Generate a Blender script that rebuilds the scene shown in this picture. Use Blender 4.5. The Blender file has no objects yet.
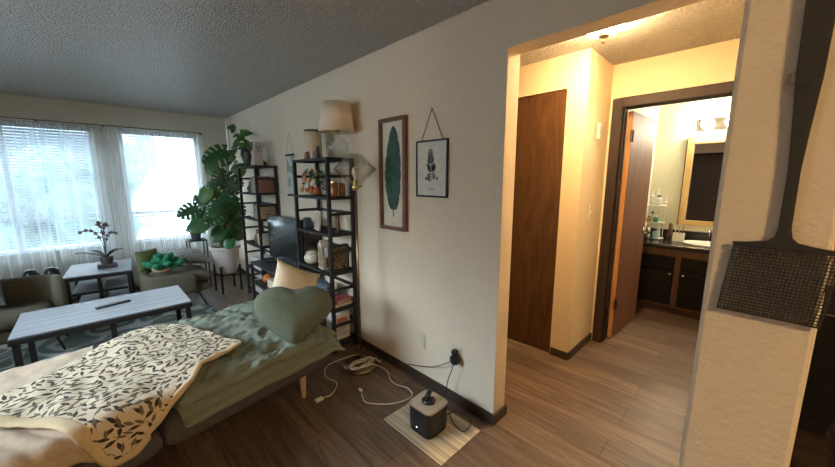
import bpy, math, random
from mathutils import Vector, Matrix, noise
random.seed(7)
sc = bpy.context.scene
COL = sc.collection
PI = math.pi
# ---------------------------------------------------------------- camera
H = 1.48
YAW, PITCH = math.radians(44.263), math.radians(9.194)
cam = bpy.data.cameras.new('camera'); cam.sensor_width = 36; cam.lens = 333.0 / 835 * 36
cam.clip_start = .05; cam.clip_end = 200
co = bpy.data.objects.new('camera', cam); COL.objects.link(co); sc.camera = co
fw = Vector((math.sin(YAW)*math.cos(PITCH), math.cos(YAW)*math.cos(PITCH), -math.sin(PITCH)))
rt = Vector((math.cos(YAW), -math.sin(YAW), 0)); up = rt.cross(fw)
M = Matrix((rt, up, -fw)).transposed().to_4x4(); M.translation = (0, 0, H)
co.matrix_world = M
# ---------------------------------------------------------------- world, exposure
sc.view_settings.view_transform = 'Standard'; sc.view_settings.look = 'None'
sc.view_settings.gamma = 1; sc.view_settings.use_curve_mapping = False
sc.view_settings.exposure = 1.05
w = bpy.data.worlds.new('sky'); sc.world = w; w.use_nodes = True
nt = w.node_tree; bg = nt.nodes['Background']
tc = nt.nodes.new('ShaderNodeTexCoord'); nz = nt.nodes.new('ShaderNodeTexNoise'); nz.inputs['Scale'].default_value = 9
nz.inputs['Detail'].default_value = 4
cr = nt.nodes.new('ShaderNodeValToRGB')
cr.color_ramp.elements[0].position = .40; cr.color_ramp.elements[0].color = (.40, .62, .80, 1)
cr.color_ramp.elements[1].position = .60; cr.color_ramp.elements[1].color = (.88, .95, 1, 1)
nt.links.new(tc.outputs['Generated'], nz.inputs['Vector']); nt.links.new(nz.outputs['Fac'], cr.inputs['Fac'])
sp_ = nt.nodes.new('ShaderNodeSeparateXYZ'); nt.links.new(tc.outputs['Generated'], sp_.inputs[0])
mr_ = nt.nodes.new('ShaderNodeMapRange'); mr_.interpolation_type = 'SMOOTHSTEP'   # overcast sky: dim horizon, bright high cloud
mr_.inputs['From Min'].default_value = .08; mr_.inputs['From Max'].default_value = .45
mr_.inputs['To Min'].default_value = .95; mr_.inputs['To Max'].default_value = 5.5
nt.links.new(sp_.outputs['Z'], mr_.inputs['Value']); m2_ = nt.nodes.new('ShaderNodeMapRange'); m2_.interpolation_type = 'SMOOTHSTEP'   # sky brightened to the left to strengthen light through the added window
m2_.inputs['From Min'].default_value = -.5; m2_.inputs['From Max'].default_value = -.85
m2_.inputs['To Min'].default_value = 1.0; m2_.inputs['To Max'].default_value = 4.0
ml_ = nt.nodes.new('ShaderNodeMath'); ml_.operation = 'MULTIPLY'
nt.links.new(sp_.outputs['X'], m2_.inputs['Value']); nt.links.new(mr_.outputs['Result'], ml_.inputs[0]); nt.links.new(m2_.outputs['Result'], ml_.inputs[1])
nt.links.new(ml_.outputs[0], bg.inputs['Strength'])
nt.links.new(cr.outputs['Color'], bg.inputs['Color'])
def portal(x0, x1, z0, z1, side=False):
    l = bpy.data.lights.new('window_portal', 'AREA'); l.shape = 'RECTANGLE'; l.size = x1-x0; l.size_y = z1-z0
    l.cycles.is_portal = True
    o = bpy.data.objects.new('window_portal', l); COL.objects.link(o)
    o.location = ((x0+x1)/2, 6.06, (z0+z1)/2); o.rotation_euler = (-PI/2, 0, 0)
    if side: o.location = (-1.90, (x0+x1)/2, (z0+z1)/2); o.rotation_euler = (PI/2, 0, -PI/2)
portal(-1.45, .1, .64, 2.12); portal(.33, 1.22, .64, 2.12); portal(1.9, 3.9, 1.2, 2.1, True)  # last portal serves the added side window

# ---------------------------------------------------------------- materials
MATS = {}
def mat(name, col, rough=.6, metal=0, var=.08, scale=30, bump=0, bscale=200, bdist=.002, **kw):
    if name in MATS: return MATS[name]
    m = bpy.data.materials.new(name); m.use_nodes = True; t = m.node_tree; b = t.nodes['Principled BSDF']
    b.inputs['Roughness'].default_value = rough; b.inputs['Metallic'].default_value = metal
    tc = t.nodes.new('ShaderNodeTexCoord')
    n = t.nodes.new('ShaderNodeTexNoise'); n.inputs['Scale'].default_value = scale
    r = t.nodes.new('ShaderNodeValToRGB')
    r.color_ramp.elements[0].color = (*[c*(1-var) for c in col], 1); r.color_ramp.elements[1].color = (*[min(1, c*(1+var)) for c in col], 1)
    r.color_ramp.elements[0].position = .3; r.color_ramp.elements[1].position = .7
    t.links.new(tc.outputs['Object'], n.inputs['Vector']); t.links.new(n.outputs['Fac'], r.inputs['Fac']); t.links.new(r.outputs['Color'], b.inputs['Base Color'])
    if bump:
        n2 = t.nodes.new('ShaderNodeTexNoise'); n2.inputs['Scale'].default_value = bscale; n2.inputs['Detail'].default_value = 3
        bp = t.nodes.new('ShaderNodeBump'); bp.inputs['Strength'].default_value = bump; bp.inputs['Distance'].default_value = bdist
        t.links.new(tc.outputs['Object'], n2.inputs['Vector']); t.links.new(n2.outputs['Fac'], bp.inputs['Height']); t.links.new(bp.outputs['Normal'], b.inputs['Normal'])
    for k, v in kw.items(): b.inputs[k.replace('_', ' ')].default_value = v
    MATS[name] = m; return m
def emis(name, col, s):
    if name in MATS: return MATS[name]
    m = bpy.data.materials.new(name); m.use_nodes = True; t = m.node_tree; b = t.nodes['Principled BSDF']
    b.inputs['Base Color'].default_value = (*col, 1); b.inputs['Emission Color'].default_value = (*col, 1); b.inputs['Emission Strength'].default_value = s
    MATS[name] = m; return m
def woodmat(name, c1, c2, rough=.45, scale=(1, 1, 1), s=6, dist=3):
    if name in MATS: return MATS[name]
    m = bpy.data.materials.new(name); m.use_nodes = True; t = m.node_tree; b = t.nodes['Principled BSDF']
    tc = t.nodes.new('ShaderNodeTexCoord'); mp = t.nodes.new('ShaderNodeMapping'); mp.inputs['Scale'].default_value = scale
    n = t.nodes.new('ShaderNodeTexNoise'); n.inputs['Scale'].default_value = s; n.inputs['Detail'].default_value = 6; n.inputs['Distortion'].default_value = dist
    r = t.nodes.new('ShaderNodeValToRGB'); r.color_ramp.elements[0].position = .32; r.color_ramp.elements[1].position = .68
    r.color_ramp.elements[0].color = (*c1, 1); r.color_ramp.elements[1].color = (*c2, 1)
    t.links.new(tc.outputs['Object'], mp.inputs['Vector']); t.links.new(mp.outputs['Vector'], n.inputs['Vector'])
    t.links.new(n.outputs['Fac'], r.inputs['Fac']); t.links.new(r.outputs['Color'], b.inputs['Base Color'])
    b.inputs['Roughness'].default_value = rough
    MATS[name] = m; return m
def floormat():
    m = bpy.data.materials.new('plank_floor'); m.use_nodes = True; t = m.node_tree; b = t.nodes['Principled BSDF']; L = t.links
    tc = t.nodes.new('ShaderNodeTexCoord')
    mp = t.nodes.new('ShaderNodeMapping'); mp.inputs['Rotation'].default_value = (0, 0, PI/2)
    br = t.nodes.new('ShaderNodeTexBrick'); br.inputs['Scale'].default_value = 1; br.inputs['Brick Width'].default_value = 1.22; br.inputs['Row Height'].default_value = .18
    br.inputs['Mortar Size'].default_value = .0025; br.inputs['Mortar Smooth'].default_value = .2; br.offset = .37
    br.inputs['Color1'].default_value = (.108, .072, .051, 1); br.inputs['Color2'].default_value = (.175, .12, .085, 1); br.inputs['Mortar'].default_value = (.06, .04, .03, 1)
    L.new(tc.outputs['Object'], mp.inputs['Vector']); L.new(mp.outputs['Vector'], br.inputs['Vector'])
    mp2 = t.nodes.new('ShaderNodeMapping'); mp2.inputs['Scale'].default_value = (9, .7, 1)
    n = t.nodes.new('ShaderNodeTexNoise'); n.inputs['Scale'].default_value = 3; n.inputs['Detail'].default_value = 8; n.inputs['Distortion'].default_value = 1.2
    L.new(tc.outputs['Object'], mp2.inputs['Vector']); L.new(mp2.outputs['Vector'], n.inputs['Vector'])
    r = t.nodes.new('ShaderNodeValToRGB'); r.color_ramp.elements[0].position = .33; r.color_ramp.elements[0].color = (.45, .42, .4, 1)
    r.color_ramp.elements[1].position = .66; r.color_ramp.elements[1].color = (1.25, 1.2, 1.15, 1)
    L.new(n.outputs['Fac'], r.inputs['Fac'])
    mx = t.nodes.new('ShaderNodeMix'); mx.data_type = 'RGBA'; mx.blend_type = 'MULTIPLY'; mx.inputs['Factor'].default_value = .9
    L.new(br.outputs['Color'], mx.inputs['A']); L.new(r.outputs['Color'], mx.inputs['B']); L.new(mx.outputs['Result'], b.inputs['Base Color'])
    b.inputs['Roughness'].default_value = .42
    bp = t.nodes.new('ShaderNodeBump'); bp.inputs['Strength'].default_value = .25; bp.inputs['Distance'].default_value = .003
    L.new(n.outputs['Fac'], bp.inputs['Height']); L.new(bp.outputs['Normal'], b.inputs['Normal'])
    return m
def glassmat(name, col=(1, 1, 1), mixf=.12, rough=.03):
    if name in MATS: return MATS[name]
    m = bpy.data.materials.new(name); m.use_nodes = True; t = m.node_tree; t.nodes.remove(t.nodes['Principled BSDF'])
    out = t.nodes['Material Output']; g = t.nodes.new('ShaderNodeBsdfGlossy'); g.inputs['Roughness'].default_value = rough
    tr = t.nodes.new('ShaderNodeBsdfTransparent'); tr.inputs['Color'].default_value = (*col, 1)
    lw = t.nodes.new('ShaderNodeLayerWeight'); lw.inputs['Blend'].default_value = mixf
    mx = t.nodes.new('ShaderNodeMixShader'); t.links.new(lw.outputs['Facing'], mx.inputs[0])
    t.links.new(tr.outputs[0], mx.inputs[1]); t.links.new(g.outputs[0], mx.inputs[2]); t.links.new(mx.outputs[0], out.inputs['Surface'])
    MATS[name] = m; return m
def sheermat():
    m = bpy.data.materials.new('sheer_voile'); m.use_nodes = True; t = m.node_tree; t.nodes.remove(t.nodes['Principled BSDF'])
    out = t.nodes['Material Output']; d = t.nodes.new('ShaderNodeBsdfDiffuse'); d.inputs['Color'].default_value = (.8, .84, .86, 1)
    tl = t.nodes.new('ShaderNodeBsdfTranslucent'); tl.inputs['Color'].default_value = (.8, .86, .9, 1)
    tr = t.nodes.new('ShaderNodeBsdfTransparent')
    a = t.nodes.new('ShaderNodeMixShader'); a.inputs[0].default_value = .5; b = t.nodes.new('ShaderNodeMixShader')
    tc = t.nodes.new('ShaderNodeTexCoord'); wv = t.nodes.new('ShaderNodeTexNoise'); wv.inputs['Scale'].default_value = 60
    mr = t.nodes.new('ShaderNodeMapRange'); mr.inputs['To Min'].default_value = .255; mr.inputs['To Max'].default_value = .265
    t.links.new(tc.outputs['Object'], wv.inputs['Vector']); t.links.new(wv.outputs['Fac'], mr.inputs['Value']); lw = t.nodes.new('ShaderNodeLayerWeight'); lw.inputs['Blend'].default_value = .5; ma = t.nodes.new('ShaderNodeMath'); ma.operation = 'MULTIPLY_ADD'; ma.inputs[1].default_value = .55; ma.use_clamp = True
    t.links.new(lw.outputs['Facing'], ma.inputs[0]); t.links.new(mr.outputs['Result'], ma.inputs[2]); t.links.new(ma.outputs[0], b.inputs[0])   # voile is denser seen edge-on in its folds
    t.links.new(d.outputs[0], a.inputs[1]); t.links.new(tl.outputs[0], a.inputs[2])
    t.links.new(tr.outputs[0], b.inputs[1]); t.links.new(a.outputs[0], b.inputs[2]); t.links.new(b.outputs[0], out.inputs['Surface'])
    return m
def leafprint(name, base, dark, mid, cell=24):
    """cream cloth printed with scattered dark pointed leaves (UV in metres)"""
    m = bpy.data.materials.new(name); m.use_nodes = True; t = m.node_tree; b = t.nodes['Principled BSDF']; L = t.links
    b.inputs['Roughness'].default_value = .9
    uv = t.nodes.new('ShaderNodeUVMap')
    prev = None; colr = t.nodes.new('ShaderNodeRGB'); colr.outputs[0].default_value = (*base, 1); prev = colr.outputs[0]
    for k, (sc_, seed, colk) in enumerate(((cell, .0, dark), (cell*1.05, 3.3, mid))):
        mp = t.nodes.new('ShaderNodeMapping'); mp.inputs['Location'].default_value = (seed, seed*.7, 0); mp.inputs['Scale'].default_value = (sc_, sc_, 1)
        mp.inputs['Rotation'].default_value = (0, 0, .5+k)
        L.new(uv.outputs[0], mp.inputs['Vector'])
        vo = t.nodes.new('ShaderNodeTexVoronoi'); vo.voronoi_dimensions = '2D'; vo.inputs['Scale'].default_value = 1; vo.inputs['Randomness'].default_value = .75
        L.new(mp.outputs[0], vo.inputs['Vector'])
        sb = t.nodes.new('ShaderNodeVectorMath'); sb.operation = 'SUBTRACT'; L.new(mp.outputs[0], sb.inputs[0]); L.new(vo.outputs['Position'], sb.inputs[1])
        sx = t.nodes.new('ShaderNodeSeparateColor'); L.new(vo.outputs['Color'], sx.inputs[0])
        # direction swirls over the cloth so neighbouring leaves fan from stems
        nn = t.nodes.new('ShaderNodeTexNoise'); nn.noise_dimensions = '2D'; nn.inputs['Scale'].default_value = .22; L.new(vo.outputs['Position'], nn.inputs['Vector'])
        ang = t.nodes.new('ShaderNodeMath'); ang.operation = 'MULTIPLY'; ang.inputs[1].default_value = 11; L.new(nn.outputs['Fac'], ang.inputs[0])
        ang2 = t.nodes.new('ShaderNodeMath'); ang2.operation = 'MULTIPLY_ADD'; ang2.inputs[1].default_value = 1.4; L.new(sx.outputs[0], ang2.inputs[0]); L.new(ang.outputs[0], ang2.inputs[2])
        vr = t.nodes.new('ShaderNodeVectorRotate'); vr.rotation_type = 'Z_AXIS'; L.new(sb.outputs[0], vr.inputs['Vector']); L.new(ang2.outputs[0], vr.inputs['Angle'])
        sp = t.nodes.new('ShaderNodeSeparateXYZ'); L.new(vr.outputs[0], sp.inputs[0])
        def mth(op, a, bb=None, c=None):
            n = t.nodes.new('ShaderNodeMath'); n.operation = op
            for i, q in enumerate((a, bb, c)):
                if q is None: continue
                if isinstance(q, (int, float)): n.inputs[i].default_value = q
                else: L.new(q, n.inputs[i])
            return n.outputs[0]
        x2 = mth('POWER', mth('MULTIPLY', mth('ABSOLUTE', sp.outputs[0]), 1/.50), 2)
        ay = mth('MULTIPLY', mth('ABSOLUTE', sp.outputs[1]), 1/.17)
        inside = mth('LESS_THAN', mth('ADD', x2, ay), 1.0)
        stem = mth('MULTIPLY', mth('LESS_THAN', mth('ABSOLUTE', sp.outputs[1]), .03), mth('LESS_THAN', mth('ABSOLUTE', sp.outputs[0]), .72))
        f = mth('MAXIMUM', inside, stem)
        if k: f = mth('MULTIPLY', f, mth('GREATER_THAN', sx.outputs[1], .15))
        mx = t.nodes.new('ShaderNodeMix'); mx.data_type = 'RGBA'; L.new(f, mx.inputs['Factor']); L.new(prev, mx.inputs['A']); mx.inputs['B'].default_value = (*colk, 1)
        prev = mx.outputs['Result']
    L.new(prev, b.inputs['Base Color'])
    return m
def stripes(name, cols, scale, axis='X', rough=.9, dist=0, wavy=None):
    if name in MATS: return MATS[name]
    m = bpy.data.materials.new(name); m.use_nodes = True; t = m.node_tree; b = t.nodes['Principled BSDF']; L = t.links
    b.inputs['Roughness'].default_value = rough
    tc = t.nodes.new('ShaderNodeTexCoord'); mp = t.nodes.new('ShaderNodeMapping')
    if wavy:
        n = t.nodes.new('ShaderNodeTexNoise'); n.inputs['Scale'].default_value = wavy; n.inputs['Detail'].default_value = .5
        L.new(tc.outputs['Object'], n.inputs['Vector'])
        ml = t.nodes.new('ShaderNodeMath'); ml.operation = 'MULTIPLY'; ml.inputs[1].default_value = scale
        fr = t.nodes.new('ShaderNodeMath'); fr.operation = 'FRACT'; L.new(n.outputs['Fac'], ml.inputs[0]); L.new(ml.outputs[0], fr.inputs[0]); src = fr.outputs[0]
    else:
        s = [.01, .01, .01]; s['XYZ'.index(axis)] = 1; mp.inputs['Scale'].default_value = s
        n = t.nodes.new('ShaderNodeTexNoise'); n.inputs['Scale'].default_value = scale; n.inputs['Detail'].default_value = 2
        L.new(tc.outputs['Object'], mp.inputs['Vector']); L.new(mp.outputs[0], n.inputs['Vector']); src = n.outputs['Fac']
    r = t.nodes.new('ShaderNodeValToRGB'); r.color_ramp.interpolation = 'LINEAR'
    while len(r.color_ramp.elements) < len(cols): r.color_ramp.elements.new(.5)
    for i, (p_, c) in enumerate(cols): r.color_ramp.elements[i].position = p_; r.color_ramp.elements[i].color = (*c, 1)
    L.new(src, r.inputs['Fac']); L.new(r.outputs['Color'], b.inputs['Base Color'])
    MATS[name] = m; return m

wall_m = mat('plaster_wall', (.67, .57, .435), .8, var=.02, bump=.35, bscale=110, bdist=.004)
hallwall_m = mat('hall_plaster', (.68, .55, .36), .6, var=.02, bump=.35, bscale=110, bdist=.004)
bathwall_m = mat('bath_plaster', (.66, .64, .50), .7, var=.02, bump=.2, bscale=110, bdist=.003)
ceil_m = mat('popcorn_ceiling', (.78, .74, .67), .38, var=.12, scale=55, bump=1, bscale=75, bdist=.15)  # tone variation also imitates shade between the popcorn grains
floor_m = floormat()
base_m = mat('dark_baseboard', (.045, .028, .02), .5)
dkwood = woodmat('dark_oak_trim', (.014, .006, .0035), (.034, .014, .0075), .62, (1, 1, .12), 14)
doorwood = woodmat('walnut_door', (.042, .017, .005), (.10, .042, .013), .38, (1, 1, .10), 9, 4)
black = mat('black_metal', (.011, .010, .010), .6)
blackpl = mat('black_plastic', (.012, .012, .013), .35)
white_m = mat('white_paint', (.75, .75, .72), .5)
brass = mat('brass', (.62, .45, .2), .25, 1)
nickel = mat('nickel', (.6, .58, .54), .25, 1)
glass = glassmat('clear_glass')

# ---------------------------------------------------------------- mesh helper
class MB:
    def __init__(s): s.v = []; s.f = []; s.uv = None
    def add(s, vs, fs):
        o = len(s.v); s.v += [tuple(v) for v in vs]; s.f += [tuple(i+o for i in f) for f in fs]; return s
    def box(s, x0, x1, y0, y1, z0, z1, rz=0, piv=None):
        vs = [Vector((x, y, z)) for z in (z0, z1) for y in (y0, y1) for x in (x0, x1)]
        if rz:
            c = Vector(piv or ((x0+x1)/2, (y0+y1)/2, 0)); R_ = Matrix.Rotation(rz, 3, 'Z'); vs = [R_ @ (v-c)+c for v in vs]
        return s.add(vs, [(0, 2, 3, 1), (4, 5, 7, 6), (0, 1, 5, 4), (2, 6, 7, 3), (0, 4, 6, 2), (1, 3, 7, 5)])
    def bar(s, a, b, w_, d_=None, upv=(0, 0, 1)):
        a, b = Vector(a), Vector(b); d_ = d_ or w_; ax = (b-a).normalized(); u = Vector(upv)
        if abs(ax.dot(u)) > .98: u = Vector((0, 1, 0))
        r = ax.cross(u).normalized(); u = r.cross(ax)
        vs = [p+r*(w_/2*i)+u*(d_/2*j) for p in (a, b) for i, j in ((-1, -1), (1, -1), (1, 1), (-1, 1))]
        return s.add(vs, [(3, 2, 1, 0), (4, 5, 6, 7), (0, 1, 5, 4), (1, 2, 6, 5), (2, 3, 7, 6), (3, 0, 4, 7)])
    def lathe(s, prof, c=(0, 0, 0), n=24, sx=1, sy=1):
        c = Vector(c); vs = []; m = len(prof)
        for i in range(n):
            a = 2*PI*i/n
            for r, z in prof: vs.append(c+Vector((max(r, 1e-4)*math.cos(a)*sx, max(r, 1e-4)*math.sin(a)*sy, z)))
        fs = [(i*m+j, ((i+1) % n)*m+j, ((i+1) % n)*m+j+1, i*m+j+1) for i in range(n) for j in range(m-1)]
        s.add(vs, fs)
        return s
    def tube(s, pts, r, n=8):
        pts = [Vector(p) for p in pts]; rs = r if isinstance(r, (list, tuple)) else [r]*len(pts); vs = []
        u = None
        for i, p in enumerate(pts):
            t = (pts[min(i+1, len(pts)-1)]-pts[max(i-1, 0)]).normalized()
            if u is None: u = t.orthogonal().normalized()
            u = (u-t*u.dot(t)); u = u.normalized() if u.length > 1e-6 else t.orthogonal().normalized()
            w_ = t.cross(u)
            vs += [p+(u*math.cos(2*PI*k/n)+w_*math.sin(2*PI*k/n))*rs[i] for k in range(n)]
        fs = [(i*n+k, i*n+(k+1) % n, (i+1)*n+(k+1) % n, (i+1)*n+k) for i in range(len(pts)-1) for k in range(n)]
        fs += [tuple(range(n))[::-1], tuple((len(pts)-1)*n+k for k in range(n))]
        return s.add(vs, fs)
    def ell(s, c, r, n=14, m=9, fn=None, rot=None):
        c = Vector(c); vs = []; 
        for j in range(m+1):
            ph = PI*j/m
            for i in range(n):
                th = 2*PI*i/n; d = Vector((math.sin(ph)*math.cos(th), math.sin(ph)*math.sin(th), math.cos(ph)))
                k = fn(d) if fn else 1
                p = Vector((d.x*r[0]*k, d.y*r[1]*k, d.z*r[2]*k))
                if rot: p = rot @ p
                vs.append(c+p)
        return s.add(vs, [(j*n+i, (j+1)*n+i, (j+1)*n+(i+1) % n, j*n+(i+1) % n) for j in range(m) for i in range(n)])
    def grid(s, fn, nu, nv, uv=False):
        vs = [fn(i/nu, j/nv) for j in range(nv+1) for i in range(nu+1)]
        return s.add(vs, [(j*(nu+1)+i, j*(nu+1)+i+1, (j+1)*(nu+1)+i+1, (j+1)*(nu+1)+i) for j in range(nv) for i in range(nu)])
    def prism(s, poly, fn, t):
        """polygon in 2D mapped by fn(x,y,d) and given thickness t"""
        n = len(poly); vs = [fn(x, y, 0) for x, y in poly]+[fn(x, y, t) for x, y in poly]
        return s.add(vs, [tuple(range(n))[::-1], tuple(range(n, 2*n))]+[(i, (i+1) % n, (i+1) % n+n, i+n) for i in range(n)])
    def build(s, name, m, parent=None, smooth=False, bevel=0, solid=0, sub=0):
        me = bpy.data.meshes.new(name); me.from_pydata([tuple(v) for v in s.v], [], s.f)
        import bmesh
        bm = bmesh.new(); bm.from_mesh(me); bmesh.ops.remove_doubles(bm, verts=bm.verts, dist=2e-5)
        if not solid: bmesh.ops.recalc_face_normals(bm, faces=bm.faces)
        if s.uv:
            ly = bm.loops.layers.uv.new('UVMap')
            for f in bm.faces:
                for l in f.loops: l[ly].uv = s.uv(l.vert.co)
        bm.to_mesh(me); bm.free()
        me.materials.append(m)
        if smooth:
            for p in me.polygons: p.use_smooth = True
        o = bpy.data.objects.new(name, me); COL.objects.link(o)
        if parent: o.parent = parent
        if solid: d = o.modifiers.new('s', 'SOLIDIFY'); d.thickness = solid; d.offset = 0
        if bevel: d = o.modifiers.new('b', 'BEVEL'); d.width = bevel; d.segments = 2; d.limit_method = 'ANGLE'
        if sub: d = o.modifiers.new('u', 'SUBSURF'); d.levels = sub; d.render_levels = sub
        return o
def struct(o): o['kind'] = 'structure'; return o
def tag(o, label, cat, group=None):
    o['label'] = label; o['category'] = cat
    if group: o['group'] = group
    return o
def thing(name, label, cat, loc=(0, 0, 0), rz=0, group=None):
    o = bpy.data.objects.new(name, None); COL.objects.link(o); o.location = loc; o.rotation_euler = (0, 0, rz); o.empty_display_size = .05
    return tag(o, label, cat, group)
def dup(root, loc, rz, label, group=None):
    r = root.copy(); COL.objects.link(r); r.location = loc; r.rotation_euler = (0, 0, rz); r['label'] = label
    if group: r['group'] = group
    for ch in list(root.children):
        c = ch.copy(); COL.objects.link(c); c.parent = r
        for g in ch.children:
            d = g.copy(); COL.objects.link(d); d.parent = c
    return r
def B(*a, **k): return MB().box(*a, **k)
def superbox(hx, hy, hz, n=5, nu=28, nv=18, c=(0, 0, 0), fn=None):
    """rounded cushion-like closed surface"""
    mb = MB(); c = Vector(c)
    def f(d):
        q = (abs(d.x)**n+abs(d.y)**n+abs(d.z)**n)**(-1/n); return q
    mb.ell((0, 0, 0), (hx, hy, hz), nu, nv, f)
    mb.v = [tuple(c+Vector(fn(Vector(v))) if fn else c+Vector(v)) for v in mb.v]
    return mb

WX = 1.61; CZ = 2.41; WT = .125
# ================================================================ STRUCTURE
struct(B(-1.9, 5.2, -3.0, 6.03, -.1, 0).build('floor', floor_m))
struct(B(-1.9, 5.2, -3.0, 6.03, CZ, CZ+.1).build('ceiling', ceil_m))
# right wall with opening: wall body and header
struct(B(WX, WX+WT, .988, 5.9, 0, CZ).build('wall_right', wall_m, bevel=.004))
struct(B(WX, WX+WT, .045, .988, 2.145, CZ).build('wall_header', wall_m))
# near stub wall between hall and kitchen
struct(B(.66, 3.21, -.072, .045, 0, CZ).build('wall_hall_side', wall_m, bevel=.006))
# hall far walls (closet wall, jog, bath door wall)
mb = MB(); mb.box(2.68, 2.80, .97, 1.118, 0, CZ).box(2.68, 2.80, 1.888, 5.9, 0, CZ).box(2.68, 2.80, 1.118, 1.888, 2.165, CZ).box(2.80, 3.21, .97, 1.09, 0, CZ)
struct(mb.build('wall_closet', hallwall_m))
mb = MB(); mb.box(3.21, 3.33, .90, 1.09, 0, CZ).box(3.21, 3.33, .10, .90, 2.08, CZ).box(3.21, 3.33, -.8, .10, 0, CZ)
struct(mb.build('wall_bath_door', hallwall_m))
struct(B(3.33, 5.0, .97, 1.09, 0, CZ).build('wall_bath_left', bathwall_m))
struct(B(5.0, 5.12, -.8, 1.09, 0, CZ).build('wall_bath_far', bathwall_m))
struct(B(3.33, 5.0, -.92, -.8, 0, CZ).build('wall_bath_right', bathwall_m))
struct(B(3.33, 3.345, -.8, .03, 0, CZ).build('wall_bath_lining', bathwall_m))
# left, near and kitchen walls (behind and beside the camera)
LX = -1.75
mb = MB(); mb.box(LX-.12, LX, -3, .80, 0, CZ).box(LX-.12, LX, 1.56, 1.9, 0, CZ).box(LX-.12, LX, 3.9, 6.03, 0, CZ).box(LX-.12, LX, 1.9, 3.9, 0, 1.2).box(LX-.12, LX, 1.9, 3.9, 2.1, CZ).box(LX-.12, LX, .80, 1.56, 2.1, CZ)
struct(mb.build('wall_left', wall_m))
struct(B(LX, 3.4, -3.0, -2.88, 0, CZ).build('wall_near', wall_m))
struct(B(3.35, 3.47, -2.88, -.92, 0, CZ).build('wall_kitchen', wall_m))
# window wall with two openings
W1 = (-1.45, .10); W2 = (.33, 1.22); WZ = (.62, 2.12)
mb = MB()
mb.box(LX, WX, 5.9, 6.03, 0, WZ[0]).box(LX, WX, 5.9, 6.03, WZ[1], CZ)
mb.box(LX, W1[0], 5.9, 6.03, *WZ).box(W1[1], W2[0], 5.9, 6.03, *WZ).box(W2[1], WX, 5.9, 6.03, *WZ)
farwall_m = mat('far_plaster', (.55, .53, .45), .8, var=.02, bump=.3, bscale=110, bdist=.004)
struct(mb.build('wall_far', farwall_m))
struct(B(WX+WT, 2.68, 3.0, 3.1, 0, CZ).build('wall_hall_end', hallwall_m))
struct(B(2.80, 3.5, 1.95, 2.05, 0, CZ).build('wall_closet_back', wall_m)); struct(B(3.4, 3.5, 1.09, 1.95, 0, CZ).build('wall_closet_end', wall_m))
# windows
slat_m = mat('blind_slat', (.50, .55, .60), .5, Transmission_Weight=0)
vinyl = mat('white_vinyl', (.8, .82, .83), .4)
for i, (a, b) in enumerate((W1, W2)):
    wn = bpy.data.objects.new('window_%d' % (i+1), None); COL.objects.link(wn); struct(wn); wn.location = ((a+b)/2, 5.98, WZ[0])
    hw = (b-a)/2-.002; hh = WZ[1]-WZ[0]-.002
    fr = MB(); t = .045
    fr.box(-hw, hw, -.02, .03, 0.002, t).box(-hw, hw, -.02, .03, hh-t, hh).box(-hw, -hw+t, -.02, .03, t, hh-t).box(hw-t, hw, -.02, .03, t, hh-t)
    fr.box(-hw+t, hw-t, -.02, .03, .39, .43)
    if i == 0: fr.box(.0, .05, -.02, .03, t, hh-t)
    fr.build('window_frame', vinyl, wn)
    B(-hw+t, hw-t, .004, .008, t, hh-t).build('glass', glassmat('window_glass', mixf=.05), wn)
    B(-hw, hw, -.075, -.022, .002, .014).build('window_sill', vinyl, wn)
    sl = MB(); n = 44
    for k in range(n):
        z = .03+(hh-.07)*k/(n-1)
        if i == 1 and z < .36: continue
        dz = .011 if i == 0 else .004
        if z < .38: dz = .007
        sl.add([(-hw+.02, -.062, z-dz), (hw-.02, -.062, z-dz), (hw-.02, -.042, z+dz), (-hw+.02, -.042, z+dz)], [(0, 1, 2, 3)])
    sl.box(-hw+.015, hw-.015, -.07, -.035, hh-.035, hh-.005)
    sl.build('blind', slat_m, wn, solid=.0008)
# unseen side window, added in the left wall for more daylight
wn = bpy.data.objects.new('window_3', None); COL.objects.link(wn); struct(wn); wn.location = (LX-.05, 2.9, 1.2)
fr = MB().box(-.02, .03, -.998, -.95, .002, .898).box(-.02, .03, .95, .998, .002, .898).box(-.02, .03, -.95, .95, .002, .05).box(-.02, .03, -.95, .95, .85, .898)
fr.build('window_frame', vinyl, wn); B(.003, .006, -.95, .95, .05, .85).build('glass', glassmat('window_glass', mixf=.05), wn)
# baseboards
bh = .065
struct(B(WX-.012, WX, .988, 5.9, 0, bh).build('baseboard_right', base_m))
struct(B(WX-.012, WX+WT+.012, .976, .988, 0, bh).build('baseboard_right_end', base_m))
mb = MB(); mb.box(2.668, 2.68, .968, 1.11, 0, bh).box(2.68, 3.21, .958, .97, 0, bh)
struct(mb.build('baseboard_hall', base_m))
struct(B(LX, WX-.012, 5.888, 5.9, 0, bh).build('baseboard_far', base_m))
# closet door
d1 = bpy.data.objects.new('door_1', None); COL.objects.link(d1); struct(d1); d1.location = (2.682, 1.118, 0)
B(0, .035, 0.003, .767, .012, 2.158).build('door_panel', doorwood, d1, bevel=.002)
k = MB().lathe([(0, 0), (.022, .005), (.022, .01), (.01, .015), (.01, .03), (.026, .045), (.024, .065), (0, .07)], n=16)
k.v = [(-z, .69+x, 1.0+y) for x, y, z in k.v]; k.build('door_handle', nickel, d1, smooth=True)
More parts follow.
